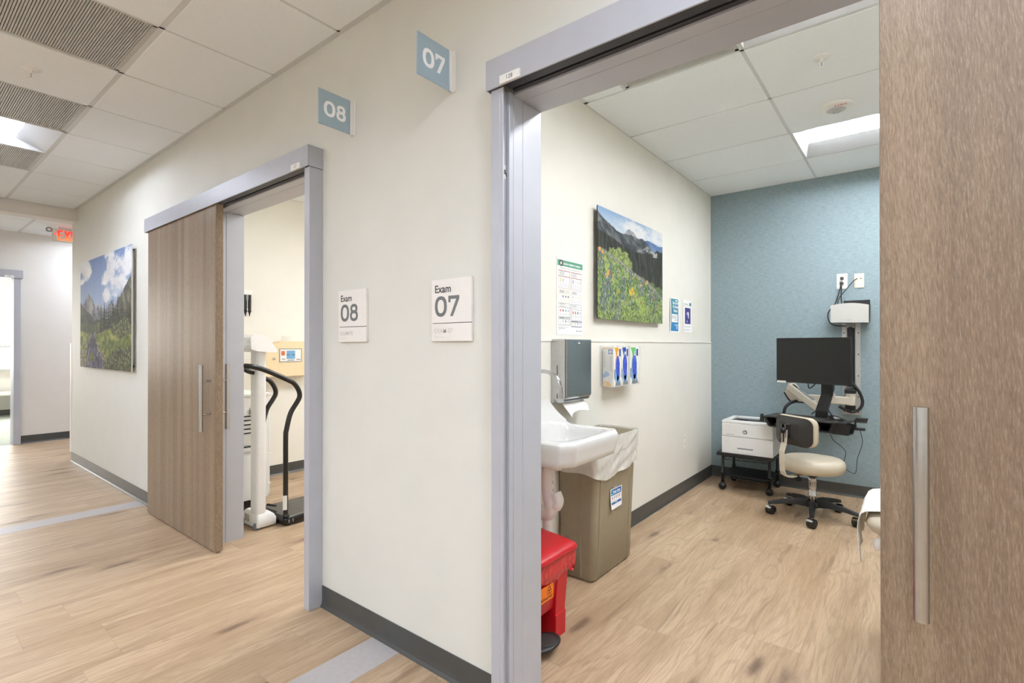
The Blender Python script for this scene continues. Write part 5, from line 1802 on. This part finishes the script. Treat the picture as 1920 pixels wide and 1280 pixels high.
t = thing('supply_cabinet', 'white drawer cabinet with a file rack behind the scale column', 'cabinet', (-4.2, 1.75, 0))
build('cabinet_body', MB().box(-4.45, -3.95, 1.545, 1.925, .10, .885), 'white_plastic', t, .004)
build('worktop', bx(-4.46, -3.94, 1.543, 1.945, .8855, .905), 'sign_white', t, .004)
build('toe_kick', bx(-4.43, -3.97, 1.56, 1.90, .001, .10), 'brown_dark', t)
for z0_, z1_ in ((.115, .205), (.212, .438), (.445, .654), (.661, .875)):
    d = build('drawer', MB().box(-4.44, -3.952, 1.9255, 1.938, z0_, z1_), 'white_plastic', t, .002)
    build('drawer_pull', MB().box(-4.30, -3.955, 1.9385, 1.950, z1_ - .012, z1_ - .004), 'sign_white', d, .001)
t = thing('file_rack', 'small rack of papers with dark dividers on the white drawer cabinet', 'file rack', (-3.945, 1.76, .50))
build('papers', bx(-3.9495, -3.946, 1.60, 1.795, .52, .725), 'paper', t)
fr = MB()
for z_ in (.735, .705, .672, .64, .608, .505):
    fr.box(-3.9455, -3.941, 1.60, 1.797, z_, z_ + .0085)
build('rack_bars', fr, 'black', t)
build('rack_lip', bx(-3.9495, -3.935, 1.60, 1.797, .475, .50), 'white_plastic', t)
t = thing('hand_sanitizer', 'small dark bottle standing beside the file rack', 'bottle', (-3.945, 1.79, .76))
build('bottle', MB().lathe((-3.944, 1.783, .752), [(.0, 0), (.005, 0), (.005, .03), (.0025, .04), (.0025, .05), (0, .05)], 14), 'grey_print', t)

WB = -4.92
t = thing('sharps_container', 'beige wall-mounted sharps container with a blue and orange label', 'sharps container', (WB + .06, 2.6, .97))
poly = [(2.30, .978), (2.78, .978), (2.78, 1.27), (2.765, 1.30), (2.71, 1.315), (2.47, 1.315), (2.41, 1.292), (2.35, 1.28), (2.30, 1.25)]
build('container_body', MB().prism(poly, 'x', WB + .0005, WB + .155), 'beige_box', t, .012, 3)
build('lock', MB().lathe((WB + .155, 2.372, 1.148), [(.012, 0), (.012, .006), (.0, .007)], 20, (1, 0, 0)), 'chrome', t)
F = facing_px(WB + .1555, 2.432, 1.120)
build('label_panel', MB(F).box(0, .215, 0, .118, 0, .003), 'paper', t, .002)
lb = MB(F)
lb.mat(0).rect(.012, .048, .058, .100, .0035)
lb.mat(1).rect(.065, .150, .024, .104, .0035)
lb.mat(2).rect(.065, .095, .060, .067, .004).rect(.12, .150, .060, .067, .004).rect(.165, .208, .014, .020, .0035).rect(.015, .052, .02, .026, .0035).rect(.075, .14, .008, .014, .0035)
lb.mat(3).rect(.165, .205, .05, .104, .0035)
build('label_print', lb, ['biohaz', 'lcd_blue', 'dark_ink', 'sign_white'], t)
fr = MB(F).box(-.006, .221, -.006, 0, 0, .004).box(-.006, .221, .118, .124, 0, .004).box(-.006, 0, 0, .118, 0, .004).box(.215, .221, 0, .118, 0, .004)
build('label_frame', fr, 'grey_print', t)
build('clear_chute', MB().lathe((WB + .08, 2.535, 1.3155), [(.045, 0), (.045, .05), (.042, .052), (.0, .052)], 24), 'acrylic', t)

t = thing('otoscope_wall_mount', 'wall-mounted diagnostic set with two dark handles in its cradle', 'otoscope set', (WB + .04, 2.14, 1.55))
build('cradle', MB().box(WB + .0005, WB + .07, 2.05, 2.215, 1.745, 1.79), 'white_plastic', t, .006)
for yy in (2.158, 2.196):
    h = build('handle', MB().lathe((WB + .05, yy, 1.60), [(.0, 0), (.011, .0), (.014, .02), (.014, .145)], 20), 'charcoal', t)
    build('handle_tip', MB().cyl((WB + .05, yy, 1.59), (WB + .05, yy, 1.602), .016).lathe((WB + .05, yy, 1.545), [(.002, 0), (.008, .03), (.014, .045)], 16), 'black', h)
build('display_strip', MB().box(WB + .0655, WB + .0668, 2.158, 2.178, 1.70, 1.743), 'grey_print', t)

# office beyond the hall door
t = thing('low_bench', 'low pale counter under the bright office window', 'counter', (-12.75, 1.0, .001))
build('bench_top', bx(-13.0, -12.45, -.6, 2.6, .40, .44), 'sign_white', t, .004)
for yy in (-.55, .95, 2.5):
    build('bench_leg', bx(-12.95, -12.5, yy, yy + .04, .002, .40), 'alu', t)
# ------------------------------------------------------------------ camera, world, colour
cam = bpy.data.cameras.new('camera')
co = bpy.data.objects.new('camera', cam)
COL.objects.link(co)
co.location = (0, 0, 1.274)
co.rotation_euler = (R(90 + .185), 0, math.atan2(754, 951.8))
cam.sensor_width = 36
cam.lens = 951.8 / 1920 * 36
cam.shift_y = 4.4 / 1920
cam.clip_start = .02
SC.camera = co

wd = bpy.data.worlds.new('world')
SC.world = wd
wd.use_nodes = True
wd.node_tree.nodes['Background'].inputs[0].default_value = (.9, .95, 1, 1)
wd.node_tree.nodes['Background'].inputs[1].default_value = .4

SC.view_settings.view_transform = 'Standard'
SC.view_settings.look = 'None'
SC.view_settings.exposure = 1.74
SC.view_settings.gamma = 1
SC.view_settings.use_curve_mapping = False
SC.cycles.use_denoising = True
SC.cycles.max_bounces = 8
SC.cycles.diffuse_bounces = 6
SC.cycles.glossy_bounces = 4
SC.cycles.transparent_max_bounces = 12
SC.cycles.sample_clamp_indirect = 6
